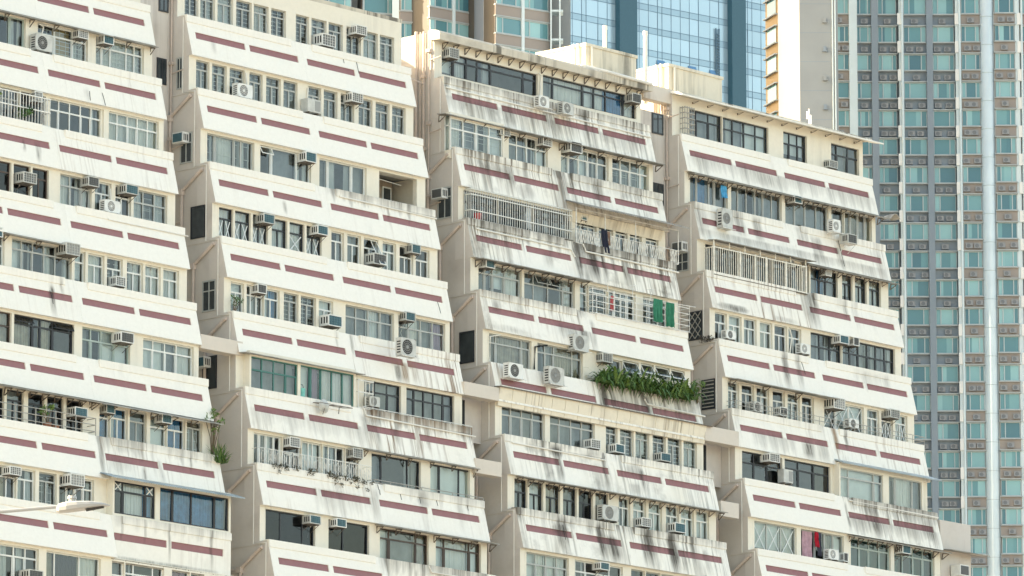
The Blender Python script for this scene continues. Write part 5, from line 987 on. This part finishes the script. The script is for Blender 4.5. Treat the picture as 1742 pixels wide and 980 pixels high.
def shrub(name, label, b, x, d, z, h, r, n, sz, mat, stem=True, clumps=5):
    rng = random.Random(zlib.crc32(label.encode())); root = empty(name, wpos(b, x, d, z), A); tag(root, label, 'plant')
    st = MB(); cr = MB()
    for k in range(clumps):
        tip = (rng.uniform(-r, r)*.8, rng.uniform(-r, r)*.6, h*rng.uniform(.55, 1)); mid = (tip[0]*.4+rng.uniform(-.05, .05), tip[1]*.4, tip[2]*.5)
        st.tube([(0, 0, -.05), mid, tip], .022, n=5, r1=.008); crown(cr, tip, r*.45, n//clumps, sz, rng, .8)
    st.build('stem', M['bark'], root); cr.build('foliage', M[mat], root); return root
shrub('bushy_plant', 'bright green bushy plant at the end of the planted ledge', 3, 11.75, dr(4)-.1, zr(4)+.85, .75, .38, 420, .07, 'leaf2')
shrub('sapling', 'spindly leafy sapling growing from a corner beside the drain pipes', 1, 11.85, dr(6)-.45, zr(6)+.85, 1.75, .45, 130, .10, 'leaf2', clumps=6)
tuft('spiky_bush', 'spiky round green bush hanging off the corner of a ledge', 'plant', 1, 11.7, 12.1, dr(6)-.12, zr(6)+.62, 150, .6, 'leaf', .55, wid=.05)
shrub('ledge_plant', 'small bare-stemmed plant on the left end of a white ledge', 2, -.12, dr(4)-.35, zr(4)+.88, .62, .28, 90, .07, 'leaf', clumps=5)
shrub('caged_plant', 'leafy potted plant rising behind white cage bars at the frame edge', 1, 3.2, dr(1)+.2, zr(1)-2.0, 1.0, .35, 120, .12, 'leaf2')
shrub('caged_plant', 'low dark plant behind the white cage bars under an air conditioner', 1, 4.6, dr(1)+.2, zr(1)-2.05, .6, .4, 120, .12, 'leaf')
for x, hh, lab in ((3.55, .75, 'tall green potted plant behind a thin grey balcony railing'),):
    r_ = shrub('potted_plant', lab, 1, x, dr(5)+.2, zr(5)-1.95, hh, .3, 90, .10, 'leaf2')
    mb = MB(); mb.tube([(0, 0, -.12), (0, 0, .12)], .13, n=12, r1=.17); mb.build('pot', M['clay'], r_)
    mb = MB(); mb.tube([(.42, 0, -.12), (.42, 0, .08)], .11, n=12, r1=.14); mb.build('pot', M['clay'], r_)
rngi = random.Random(5); mb = MB()
for k in range(46):
    x = rngi.uniform(.4, 5.8); crown(mb, (x, -(dr(5)+.56), .06-rngi.uniform(0, .26)*(1.6 if k % 7 == 0 else .6)), .11, 24, .055, rngi)
r_ = empty('trailing_weeds', wpos(2, 0, 0, zr(6)+.88), A); tag(r_, 'dry dark weeds trailing under the ornate white balcony railing', 'weeds'); mb.build('foliage', leafmat('dry_weed', (.07, .065, .04)), r_)
mb = MB()
for k in range(22): crown(mb, (rngi.uniform(-.45, .1), rngi.uniform(-.1, .35), rngi.uniform(-.02, .12)), .12, 14, .06, rngi)
r_ = empty('ledge_weeds', wpos(4, -.2, dr(3)-.6, zr(3)+.9), A); tag(r_, 'dark dry weeds growing on a flank ledge by a lattice window', 'weeds'); mb.build('foliage', leafmat('dead_weed', (.06, .05, .035)), r_)
def hang(name, label, cat, b, x, d, z, w, h, col, folds=3, lean=0, group=None):
    root = empty(name, wpos(b, x, d, z-h), A); tag(root, label, cat, group); mb = MB(); n, m = 14, 6
    P = lambda i, k: (w*i/n-w/2+lean*(1-k/m)+.02*math.sin(k*1.3+i), .035*math.sin(i*6.28*folds/n)*(1.2-k/m)+.01, h*k/m+.015*math.sin(i*1.7)*(1-k/m))
    for i in range(n):
        for k in range(m): mb.quad(P(i, k), P(i+1, k), P(i+1, k+1), P(i, k+1))
    o = mb.build('cloth', cloth(name+'_cloth', col), root); md = o.modifiers.new('thickness', 'SOLIDIFY'); md.thickness = .012; return root
hang('green_towel', 'wider plain green towel hung over the white rail, beside open sky-lit wall', 'towel', 3, 9.98, dr(2)+.68, zr(2)-.98, .55, .92, (.025, .19, .115), 3)
hang('green_towel', 'narrower plain green towel at the rail corner, hung slightly lower', 'towel', 3, 10.72, dr(2)+.68, zr(2)-1.02, .50, .98, (.022, .17, .10), 2)
hang('dark_trousers', 'dark navy trousers slung over the zigzag white balcony railing', 'clothes', 3, 7.6, dr(1)+.56, zr(1)-1.32, .36, .92, (.018, .022, .04), 2, .16)
hang('white_shirt', 'small white garment hanging beside dark navy trousers on the railing', 'clothes', 3, 7.2, dr(1)+.54, zr(1)-1.72, .3, .34, (.6, .62, .6), 2)
hang('brown_garment', 'brown garment hanging behind dark navy trousers on the railing', 'clothes', 3, 7.9, dr(1)+.50, zr(1)-1.34, .26, .55, (.25, .16, .12), 2)
hang('blue_cloth', 'bright sky-blue cloth hanging out of a top-row sliding window', 'cloth', 4, 2.0, dr(0)+.10, zr(0)-.95, .36, .5, (.06, .36, .62), 2, .06)
hang('pink_sheet', 'large dusty pink sheet hanging inside an open window', 'sheet', 4, 3.38, dr(5)-.02, zr(5)-.86, .62, 1.1, (.42, .26, .30), 2)
hang('red_garment', 'bright red garment hanging beside a dusty pink sheet', 'clothes', 4, 3.88, dr(5)+.06, zr(5)-.84, .22, .6, (.42, .012, .03), 2, .05)
hang('dark_garment', 'dark grey garment hanging beside a bright red garment', 'clothes', 4, 4.1, dr(5)+.04, zr(5)-.84, .22, .95, (.05, .05, .07), 2)
hang('washing', 'pale washing hung behind white cage bars', 'clothes', 3, 3.5, dr(1)+.22, zr(1)-1.0, .3, .85, (.55, .6, .62), 2)
hang('striped_garment', 'small red and white garment on the white grid railing', 'clothes', 3, 7.35, dr(2)+.55, zr(2)-1.2, .16, .6, (.5, .12, .13), 1)
def bucket(label, b, x, d, z, r, h, col):
    root = empty('bucket', wpos(b, x, d, z), A); tag(root, label, 'bucket'); mb = MB(); mb.tube([(0, 0, 0), (0, 0, h)], r*.8, n=14, r1=r); mb.build('tub', cloth('bucket_plastic', col), root)
    hd = MB(); hd.tube([(-r*.95, 0, h), (-r*.6, 0, h+r*.9), (r*.6, 0, h+r*.9), (r*.95, 0, h)], .012, n=5); hd.build('handle', M['slot'], root)
bucket('red plastic bucket standing inside a white cage near its left end', 3, .55, dr(1)+.2, zr(2)+.935, .15, .30, (.55, .03, .03))
bucket('pale turquoise tub standing inside the green-framed balcony window', 2, 2.95, dr(4)+.14, zr(4)-2.0, .18, .36, (.18, .52, .46))
# dish aerial / rack under the green balcony
root = empty('dish_aerial', wpos(2, 3.9, dr(5)-.1, zr(5)+.62), A); tag(root, 'grey dish aerial and drying rack below the green-framed balcony', 'aerial')
mb = MB(); N = 16
for k in range(N):
    for q in range(3):
        a0, a1 = 6.283*k/N, 6.283*(k+1)/N; r0, r1 = .09*q, .09*(q+1); f = lambda r, a: (-.35+r*math.cos(a), -.38+2.2*r*r, r*math.sin(a))
        mb.quad(f(r0, a0), f(r1, a0), f(r1, a1), f(r0, a1))
mb.build('dish', M['acg'], root)
mb = MB()
for pts in ([(-.7, 0, .12), (.9, 0, .12)], [(-.7, -.5, .05), (.9, -.5, .05)], [(-.7, 0, .12), (-.7, -.5, .05)], [(.9, 0, .12), (.9, -.5, .05)], [(.1, 0, .12), (.1, -.5, .05)], [(.5, 0, .12), (.5, -.5, .05)], [(-.35, -.3, 0), (-.6, -.4, -.35)], [(.6, -.1, .1), (.75, .1, -.35)]): mb.tube(pts, .014, n=5)
mb.build('rack', M['steel'], root)
# roof aerial on the fourth block
root = empty('roof_aerial', wpos(4, 9.1, -1.2, ZTOP+.1), A); tag(root, 'short white aerial standing on the sloping roof slab', 'aerial')
mb = MB(); mb.tube([(0, 0, 0), (0, 0, .75)], .03); mb.build('mast', M['wpipe'], root)
mb = MB(); mb.box(.08, .13, -.03, .03, .1, .5); mb.box(-.14, -.09, -.03, .03, .3, .62); mb.tube([(-.1, 0, .4), (.12, 0, .4)], .015); mb.build('antenna_panel', M['acw'], root)
# loose sheet at the awning end of the fourth block
root = empty('loose_sheet', wpos(4, 12.3, dr(0)+.42, zr(0)-.82), A); tag(root, 'curled grey metal sheet sticking out of an awning end', 'metal sheet')
mb = MB(); 
for k in range(6):
    t0, t1 = k/6, (k+1)/6; f = lambda t, y: (t*.62, -.05+y, .30*math.sin(t*2.6)-.1*t)
    mb.quad(f(t0, -.1), f(t1, -.1), f(t1, .4), f(t0, .4))
o = mb.build('sheet', M['sheet'], root); o.modifiers.new('thickness', 'SOLIDIFY').thickness = .015
# annex beyond the last block
root = empty('annex', wpos(4, 12.75, dr(5)-1.6, 0), A); tag(root, 'low pale pink annex wing behind the last block, with a small awning', 'building')
mb = MB(); mb.box(-.7, 1.32, -1.55, 5, 0, 41.2+EYE); mb.build('wall', M['pink'], root)
mb = MB(); mb.prism([(1.55, 40.0+EYE), (2.1, 39.92+EYE), (2.1, 39.89+EYE), (1.55, 39.96+EYE)], -.6, 1.9); mb.build('awning', M['sheet'], root)
mb = MB(); mb.box(-.35, .75, -1.58, -1.54, 36.9+EYE, 38.2+EYE); mb.build('window', PANE_OPQ, root)
root = empty('air_conditioner', wpos(4, 12.95, dr(5)+.4, 38.9+EYE), A); tag(root, 'dark-fronted window air conditioner under the awning of the pale pink annex', 'air conditioner')
mb = MB(); mb.box(-.3, .3, -.1, .4, 0, .45); mb.build('casing', M['acw'], root); mb = MB(); mb.box(-.26, .26, -.108, -.099, .04, .41); mb.build('coil', GR['k'], root)

# ---------------------------------------------------------------- towers behind
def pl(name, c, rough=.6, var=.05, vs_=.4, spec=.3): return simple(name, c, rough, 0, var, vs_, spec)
T = {'brown': pl('brown_tile', (.335, .295, .27)), 'grey': pl('grey_tile', (.245, .30, .35)), 'pale': pl('pale_pier', (.64, .74, .77)), 'white': pl('white_wall', (.80, .80, .78)),  # tower tones raised paler to stand in for distance haze
     'sill': pl('tower_sill', (.42, .46, .47)), 'darkened_side': pl('darkened_return', (.085, .076, .066)), 'cyl': pl('grey_cylinder', (.15, .175, .20)), 'orange': pl('orange_tile', (.50, .33, .17)), 'midgrey': pl('wing_grey', (.30, .325, .335)), 'frame': pl('tower_frame', (.46, .55, .57))}
def tglass(name, c, rough=.06, spec=.5):
    t = NT(name); b = t.n('ShaderNodeBsdfPrincipled'); b.inputs['Roughness'].default_value = rough; b.inputs['Specular IOR Level'].default_value = spec
    oi = t.n('ShaderNodeObjectInfo'); g = t.n('ShaderNodeNewGeometry'); h = t.math('FRACT', t.math('ADD', oi.outputs['Random'], t.math('MULTIPLY', g.outputs['Random Per Island'], 7.31)))
    ramp = t.n('ShaderNodeValToRGB'); e = ramp.color_ramp.elements; e[0].position = 0; e[0].color = (c[0]*.30, c[1]*.42, c[2]*.50, 1); e[1].position = 1; e[1].color = (c[0]*1.5, c[1]*1.3, c[2]*1.25, 1)
    m = e.new(.45); m.color = (c[0]*.62, c[1]*.75, c[2]*.78, 1); t.l(h, ramp.inputs[0]); t.l(ramp.outputs[0], b.inputs['Base Color'])
    t.l(b.outputs[0], t.out.inputs[0]); return t.mat
TG = tglass('teal_tower_glass', (.185, .405, .435))
def tower_window(mb_f, mb_p, x0, x1, z0, z1, y, rng):
    f = .10
    for q in ((x0, x1, z0, z0+f), (x0, x1, z1-f, z1)): mb_f.box(q[0], q[1], y-.10, y, q[2], q[3])
    n = rng.choice((2, 3, 3)); cut = [x0, x1] if n == 1 else ([x0, x0+(x1-x0)*.25, x1] if n == 2 else [x0, x0+(x1-x0)*.22, x0+(x1-x0)*.78, x1])
    if rng.random() < .35: cut = [x0+x1-c for c in reversed(cut)]
    for c in cut: mb_f.box(c-f/2 if c != x0 else c, c+f/2 if c != x1 else c, y-.10, y, z0+f, z1-f)
    for a, c in zip(cut[:-1], cut[1:]):
        mb_p.quad((a+.02, y-.03, z0+f*.5), (c-.02, y-.03, z0+f*.5), (c-.02, y-.03, z1-f*.5), (a+.02, y-.03, z1-f*.5))
        if rng.random() < .55 and c-a > .7:     # drawn curtains read as paler strips
            w = (c-a)*rng.uniform(.2, .45); s = a+.02 if rng.random() < .5 else c-.02-w
            mb_p.quad((s, y-.04, z0+f*.5), (s+w, y-.04, z0+f*.5), (s+w, y-.04, z1-f*.5), (s, y-.04, z1-f*.5))
FP = 3.012; ZW0 = 153.31 + EYE     # floor pitch, foot of the window in the first visible floor
YT = 660.0
tw = empty('residential_tower', (43.4, YT+12, 0)); tag(tw, 'tall grey and brown residential tower with teal windows beyond the last block', 'tower')
off = Vector((43.4, YT+12, 0))
def tb(mb, x0, x1, y0, y1, z0, z1, m=0): mb.box(x0-off.x, x1-off.x, y0-off.y, y1-off.y, z0, z1, m)
zlow, zhigh = 78.0, 185.0
mb = MB(); tb(mb, 33.2, 62, YT+.9, YT+20, 0, zhigh); mb.build('wall', T['grey'], tw)
# bays: (x0, x1, spandrel, front y)
BAYS = [(33.32, 35.28, 'brown', YT), (36.11, 37.64, 'grey', YT+.3), (38.32, 40.28, 'grey', YT+.3), (41.01, 43.4, 'grey', YT+.3), (44.05, 46.32, 'grey', YT+.3), (47.02, 48.98, 'brown', YT), (50.5, 52.6, 'brown', YT-.4), (53.2, 55.4, 'brown', YT)]
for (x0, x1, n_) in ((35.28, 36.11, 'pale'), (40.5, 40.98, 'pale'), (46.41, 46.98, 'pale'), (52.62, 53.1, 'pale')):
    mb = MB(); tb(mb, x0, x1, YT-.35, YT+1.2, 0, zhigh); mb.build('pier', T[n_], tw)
for (x0, x1) in ((37.64, 38.32), (43.4, 44.05)):
    mb = MB(); tb(mb, x0, x1, YT-.05, YT+1.2, 0, zhigh); mb.build('pier', T['grey'], tw)
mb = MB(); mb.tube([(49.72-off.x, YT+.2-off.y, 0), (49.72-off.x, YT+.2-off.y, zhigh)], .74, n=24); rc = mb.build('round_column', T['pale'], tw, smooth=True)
for k in range(-9, 21):
    jm = MB(); z = ZW0-.4-FP*k; jm.tube([(49.72-off.x, YT+.2-off.y, z), (49.72-off.x, YT+.2-off.y, z+.06)], .752, n=24); jm.build('joint', T['frame'], rc)
for (x, w) in ((40.35, .12), (46.36, .10), (52.9, .10)):
    mb = MB()
    for k in range(-9, 21):
        z = ZW0-FP*k; tb(mb, x-.02, x+.36, YT-.5, YT-.36, z-1.25, z-.02)
    mb.build('panel_trim', T['white'], tw)
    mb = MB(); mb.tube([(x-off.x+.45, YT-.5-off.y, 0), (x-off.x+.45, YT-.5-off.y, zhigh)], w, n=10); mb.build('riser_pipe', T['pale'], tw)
rng = random.Random(11); count = 0; rest_f, rest_p = MB(), MB(); cond = []
order = [4, 3, 5, 2, 1, 6, 0, 7]
for bi in order:
    x0, x1, m, yf = BAYS[bi]
    sp, sl = MB(), MB()
    tb(sp, x0-.05, x1+.05, yf+.32, yf+1.2, 60, zhigh); tb(sl, x0-.12, x0-.06, yf+.0, yf+.3, 60, zhigh)
    for k in range(-9, 26):
        zb = ZW0-FP*k; zt = zb+1.74
        tb(sp, x0-.05, x1+.05, yf+.25 if m == 'grey' else yf, yf+.32, zt+.0, zb+FP, 0)
        tb(sl, x0-.12, x1+.12, yf-.22, yf+.3, zt, zt+.10); tb(sl, x0-.12, x1+.12, yf-.22, yf+.3, zb-.10, zb)
        vis = -1 <= k <= 20
        if vis and count < 100:
            f, p = MB(), MB(); tower_window(f, p, x0-off.x+.03, x1-off.x-.03, zb, zt, yf-off.y+.12, rng)
            o = f.build('window', T['frame'], tw); p.build('pane', TG, o); count += 1
        else: tower_window(rest_f, rest_p, x0-off.x+.03, x1-off.x-.03, zb, zt, yf-off.y+.12, rng)
        if vis and k >= -1 and bi in (1, 2, 3, 4, 5, 6, 0):
            n = rng.choice((1, 2, 2)) if x1-x0 > 1.8 else 1
            for q in range(n):
                cx = x0+(x1-x0)*((q+.5)/n)+rng.uniform(-.18, .18); cond.append((bi, k, q, n, cx, yf+.25 if m == 'grey' else yf, zb-.98))
    sp.build('tile_cladding', T[m], tw); sl.build('sill_molding', T['sill'], tw)
i0 = len(rest_p.v); nf = len(rest_f.v)
rm = MB(); rm.v = rest_f.v + rest_p.v; rm.f = rest_f.f + [tuple(t+nf for t in f) for f in rest_p.f]; rm.m = [0]*len(rest_f.f) + [1]*len(rest_p.f)
tag(rm.build('windows', [T['frame'], TG], tw), kind='stuff')
# small condensers in the recesses of the tower
cm_ = MB(); cm_.box(-.36, .36, -.28, 0, 0, .52); CASE = cm_.mesh('condenser_case', pl('tower_condenser', (.29, .305, .32)))
cm_ = MB(); cm_.disc(-.06, -.285, .26, .21, 0, 16); FAN = cm_.mesh('condenser_fan', pl('tower_condenser_fan', (.17, .185, .20)))
BAYN = ['first brown', 'first grey', 'second grey', 'third grey', 'fourth grey', 'second brown', 'third brown', 'last']
FLO = ['', 'top', 'second', 'third', 'fourth', 'fifth', 'sixth', 'seventh', 'eighth', 'ninth', 'tenth', 'eleventh', 'twelfth', 'thirteenth', 'fourteenth', 'fifteenth', 'sixteenth', 'seventeenth', 'eighteenth', 'nineteenth', 'twentieth', 'twenty-first', 'twenty-second', 'twenty-third']
for (bi, k, q, n, cx, yf, z) in cond:
    o = empty('condenser', (cx, yf, z)); tag(o, 'grey condenser, %s in recess under %s window down, %s tower bay' % ('alone' if n == 1 else ('first of two' if q == 0 else 'second of two'), FLO[k+2], BAYN[bi]), 'condenser', 'condensers in the tower recesses')
    link('casing', CASE, o); link('fan', FAN, o)
# wing: sunlit end wall painted white, shaded face of the same slab painted grey
YS = 640.0
sl_ = empty('slab_wing', (29.2, YS, 0)); tag(sl_, 'slab wing with a sunlit white end wall, shaded grey face and orange-tiled window strip', 'tower')
P0_ = Vector((29.2, YS)); VX = Vector((27.06-29.21, 6.0)).normalized()
mb = MB(); w = Vector((33.1-29.2, 0)); dv = VX*5.2
def foot(mb, pts, z0, z1, mats):
    i = len(mb.v); n = len(pts); mb.v += [(p[0], p[1], z0) for p in pts] + [(p[0], p[1], z1) for p in pts]
    for k in range(n): j = (k+1) % n; mb.f.append((i+k, i+j, i+n+j, i+n+k)); mb.m.append(mats[k])
    mb.f.append(tuple(range(i+n, i+2*n))); mb.m.append(mats[0])
far = VX*5.8; fb = VX*11.0
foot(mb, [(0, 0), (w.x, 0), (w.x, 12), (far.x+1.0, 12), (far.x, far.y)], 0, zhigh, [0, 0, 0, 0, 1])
mb.build('wall', [T['midgrey'], T['white']], sl_)  # light and shade of the two sides put into their colours
fac_n = Vector((-VX.y, VX.x))
mb = MB(); st = VX*5.85; en = VX*9.2
foot(mb, [(st.x, st.y), (st.x+1.5, st.y+2), (en.x+1.5, en.y+2), (en.x, en.y)], 0, zhigh, [0, 0, 0, 0]); mb.build('window_strip', T['orange'], sl_)
for k in range(-9, 6):
    zb = ZW0-.35-FP*k; a = VX*6.2+fac_n*.06; c = VX*8.6+fac_n*.06
    mb = MB(); mb.quad((c.x, c.y, zb), (a.x, a.y, zb), (a.x, a.y, zb+1.7), (c.x, c.y, zb+1.7)); o = mb.build('window', TG, sl_)
    mb = MB(); a2 = VX*5.9; c2 = VX*9.1; n2 = fac_n*.35
    for zz in (zb-.12, zb+1.7): foot(mb, [(a2.x, a2.y), (c2.x, c2.y), (c2.x+n2.x, c2.y+n2.y), (a2.x+n2.x, a2.y+n2.y)], zz, zz+.12, [0]*4)
    mb.build('sill', T['sill'], o)
for k in range(-3, 5):
    zb = ZW0+.4-FP*k; mb = MB(); mb.box(2.4, 2.7, -.25, -.003, zb, zb+.45); mb.box(2.3, 2.8, -.3, -.003, zb-.06, zb); mb.build('flue_box', T['midgrey'] if k % 2 else T['grey'], sl_)
mb = MB(); mb.tube([(3.35, -.12, 0), (3.35, -.12, zhigh)], .07); mb.tube([(3.62, -.12, 0), (3.62, -.12, zhigh)], .07); mb.build('drain_pipe', T['pale'], sl_)
for k in range(-3, 6):
    zb = ZW0-.7-FP*k; mb = MB(); mb.box(.0, 3.2, -.006, -.002, zb, zb+.05); mb.build('joint', T['grey'], sl_)

# blue glass office tower, turned like the blocks
GA = R(39.5); G0 = Vector((2.2, 894.8, 0))
gt = empty('glass_tower', G0, GA); tag(gt, 'blue glass curtain-wall tower with two dark vertical fins', 'tower')
def cg(name, c, rough, metal):
    t = NT(name); b = t.n('ShaderNodeBsdfPrincipled'); b.inputs['Roughness'].default_value = rough; b.inputs['Metallic'].default_value = metal
    g = t.n('ShaderNodeNewGeometry'); r_ = t.maprange(g.outputs['Random Per Island'], 0, 1, .93, 1.05)
    cc = t.n('ShaderNodeCombineColor'); [t.l(r_, cc.inputs[i]) for i in range(3)]
    x = t.n('ShaderNodeMix', data_type='RGBA', blend_type='MULTIPLY'); x.inputs[0].default_value = 1; x.inputs[6].default_value = c + (1,); t.l(cc.outputs[0], x.inputs[7]); t.l(x.outputs[2], b.inputs['Base Color'])
    t.l(b.outputs[0], t.out.inputs[0]); return t.mat
GB = cg('blue_glass', (.37, .53, .63), .22, .22); GS = cg('blue_spandrel_glass', (.27, .41, .50), .25, .25); GD = simple('dark_blue_cladding', (.034, .11, .155), .3, var=.05); GM = simple('blue_mullion', (.08, .16, .23), .4)
GP = 3.35; ZG = 209.3+EYE-.2; W_ = 48.0
cols_ = [0]; rng = random.Random(3)
while cols_[-1] < W_: cols_.append(cols_[-1]+rng.choice((1.75, 1.75, 2.2, .85)))
pn, spd, mu = MB(), MB(), MB()
for k in range(-8, 60):
    z = ZG-GP*k+GP
    if z < 120: break
    for a, c in zip(cols_[:-1], cols_[1:]):
        t = rng.uniform(-.02, .02); u_ = rng.uniform(-.02, .02)
        pn.quad((a+.03, -t, z-GP+.95), (c-.03, t, z-GP+.95), (c-.03, t+u_, z), (a+.03, -t+u_, z)); spd.quad((a+.03, 0, z-GP+.03), (c-.03, 0, z-GP+.03), (c-.03, 0, z-GP+.90), (a+.03, 0, z-GP+.90))
    for zz in (z, z-GP+.92): mu.box(0, W_, -.03, .1, zz-.035, zz+.035)
for x in cols_: mu.box(x-.035, x+.035, -.032, .1, 120, ZG+9*GP)
mb = MB(); mb.box(0, W_, .12, 30, 0, ZG+9*GP); mb.build('core', GD, gt)
pn.build('glazing', GB, gt); spd.build('spandrel_glazing', GS, gt); mu.build('mullion_frame', GM, gt)
def gx(px): return px
for x0, x1 in ((16.4, 19.7), (37.9, 40.6)):
    mb = MB(); mb.box(x0, x1, -1.0, .1, 0, ZG+9*GP); mb.build('fin', GD, gt)
for x, k in ((24.2, 1), (30.2, 1), (24.2, 3), (30.2, 3), (34.3, 1), (34.3, 3), (36.0, 3), (44.5, 4)):
    z = ZG-GP*k*1.0+GP*.9; mb = MB(); mb.quad((x, -.75, z-2.3), (x+1.5, -.75, z-2.3), (x+1.5, -.06, z), (x, -.06, z)); mb.quad((x, -.75, z-2.3), (x, -.06, z), (x, -.05, z-2.3), (x, -.05, z-2.3))
    mb.build('open_window', simple('open_glass', (.10, .26, .45), .1, var=.03), gt)
mb = MB()
for k in range(60): mb.box(35.5, 36.0, -.3, -.1, ZG+5-k*.42, ZG+5.2-k*.42)
mb.box(35.4, 35.5, -.3, -.1, ZG-21, ZG+6); mb.box(36.0, 36.1, -.3, -.1, ZG-21, ZG+6); mb.build('ladder', GM, gt)

# brown and teal tower behind the second and third blocks
YL = 640.0; lt = empty('bay_tower', (-6.0, YL, 0)); tag(lt, 'brown and teal residential tower with angled bays behind the second block', 'tower')
mb = MB(); mb.box(-16, 12, 4.5, 20, 0, zhigh); mb.build('wall', T['midgrey'], lt)
def bay(cx, cy, ang, w, matn, nwin, col):
    e = empty('bay', (cx+6.0, cy-YL, 0), ang); e.parent = lt
    m1, m2, m3 = MB(), MB(), MB(); m2.box(0, w, .2, .3, 90, zhigh, 1)
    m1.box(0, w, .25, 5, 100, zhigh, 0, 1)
    o = m1.build('bay_wall', [T[matn], T['darkened_side']], e)  # left return darkened in colour to offset the sun falling on it
    for k in range(-9, 8):
        zb = ZW0-1.1-FP*k; zt = zb+1.74
        m2.box(-.08, w+.08, -.06, .3, zt, zt+.12); m2.box(-.08, w+.08, -.06, .3, zb-.12, zb); m2.box(0, w, .02, .3, zt+.12, zb+FP-.12, 1)
        for q in range(nwin):
            a = w*q/nwin+.12; c = w*(q+1)/nwin-.12; f, p = MB(), MB(); tower_window(f, p, a, c, zb, zt, .14, rng)
            if -1 <= k <= 3: ow = f.build('window', T['frame'], e); p.build('pane', TG, ow)
        for q in range(1, nwin): m3.box(w*q/nwin-.16, w*q/nwin+.16, -.12, .3, zb-FP, zb)
    m2.build('tile_cladding', [T['sill'], T[matn]], e)
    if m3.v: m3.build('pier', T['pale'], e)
bay(-19.4, 641.5, R(14), 3.2, 'grey', 1, 0); bay(-15.2, 642.0, R(14), 3.6, 'grey', 1, 0); bay(-11.4, 641.0, R(14), 2.0, 'brown', 1, 0)
bay(-8.35, 639.0, R(38), 6.1, 'brown', 2, 0); bay(-1.65, 638.0, R(34), 6.6, 'brown', 2, 0)
mb = MB(); mb.tube([(3.35, 1.0, 0), (3.35, 1.0, zhigh)], 1.2, n=28); mb.build('round_column', T['cyl'], lt, smooth=True)
mb = MB(); mb.box(-6.2, -5.5, 1.2, 5, 0, zhigh, 0, 1); mb.box(-3.6, -2.4, 1.6, 5, 0, zhigh, 0, 1); mb.build('pier', [T['pale'], T['darkened_side']], lt)
mb = MB()
for k in range(-3, 8):
    zb = ZW0-1.1-FP*k; mb.box(9.95, 11.2, 1.2+.0, 3, zb-.1, zb+.1)
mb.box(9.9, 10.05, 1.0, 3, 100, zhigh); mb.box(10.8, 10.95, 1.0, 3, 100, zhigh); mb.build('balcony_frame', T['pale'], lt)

# ---------------------------------------------------------------- street lamp in front
M['lamp'] = simple('lamp_grey', (.36, .37, .37), .45)
root = empty('street_lamp', (-7.2, 60, 0)); tag(root, 'pale grey street lamp head on a thin arm in front of the blue-curtained block', 'street lamp')
mb = MB(); mb.tube([(0, 0, 0), (0, 0, 6), (0, 0, 10.9)], .10, n=12, r1=.06); mb.build('pole', M['lamp'], root)
mb = MB(); mb.tube([(0, 0, 10.85), (.5, 0, 11.0), (1.6, 0, 11.06), (2.42, 0, 11.115), (2.98, 0, 11.165)], .022, n=10, r1=.016); mb.build('arm', M['lamp'], root)
mb = MB()
secs = [(2.92, .02, 11.112, 11.150), (2.95, .055, 11.102, 11.190), (3.02, .085, 11.106, 11.204), (3.12, .10, 11.120, 11.210), (3.24, .10, 11.138, 11.208), (3.34, .075, 11.156, 11.196), (3.40, .035, 11.165, 11.184), (3.425, .008, 11.170, 11.177)]
ring = []; NS = 12
for x, hw_, za, zc in secs:
    r_ = []
    for k in range(NS):
        an = 2*math.pi*k/NS; c, s_ = math.cos(an), math.sin(an); sg = lambda v: math.copysign(abs(v)**.6, v)
        r_.append((x, hw_*sg(c), (za+zc)/2+(zc-za)/2*sg(s_)))
    ring.append(r_)
for r0, r1 in zip(ring[:-1], ring[1:]):
    for k in range(NS): j = (k+1) % NS; mb.quad(r0[k], r0[j], r1[j], r1[k])
mb.poly(ring[0]); mb.poly(ring[-1][::-1]); o = mb.build('lamp_head', M['lamp'], root)
mb = MB(); mb.tube([(3.07, 0, 11.195), (3.07, 0, 11.235)], .032, n=12); mb.tube([(3.07, 0, 11.235), (3.07, 0, 11.262)], .044, n=12, r1=.040); mb.build('photocell', M['lamp'], o)
mb = MB(); mb.poly([(3.20, -.07, 11.126), (3.37, -.045, 11.155), (3.37, .045, 11.155), (3.20, .07, 11.126)]); mb.build('lens', M['slot'], o)

# ---------------------------------------------------------------- ground
mb = MB(); mb.quad((-3000, -3000, 0), (3000, -3000, 0), (3000, 4000, 0), (-3000, 4000, 0)); g = mb.build('ground', simple('city_ground', (.22, .21, .20), .9, var=.3, vscale=.02)); tag(g, kind='structure')
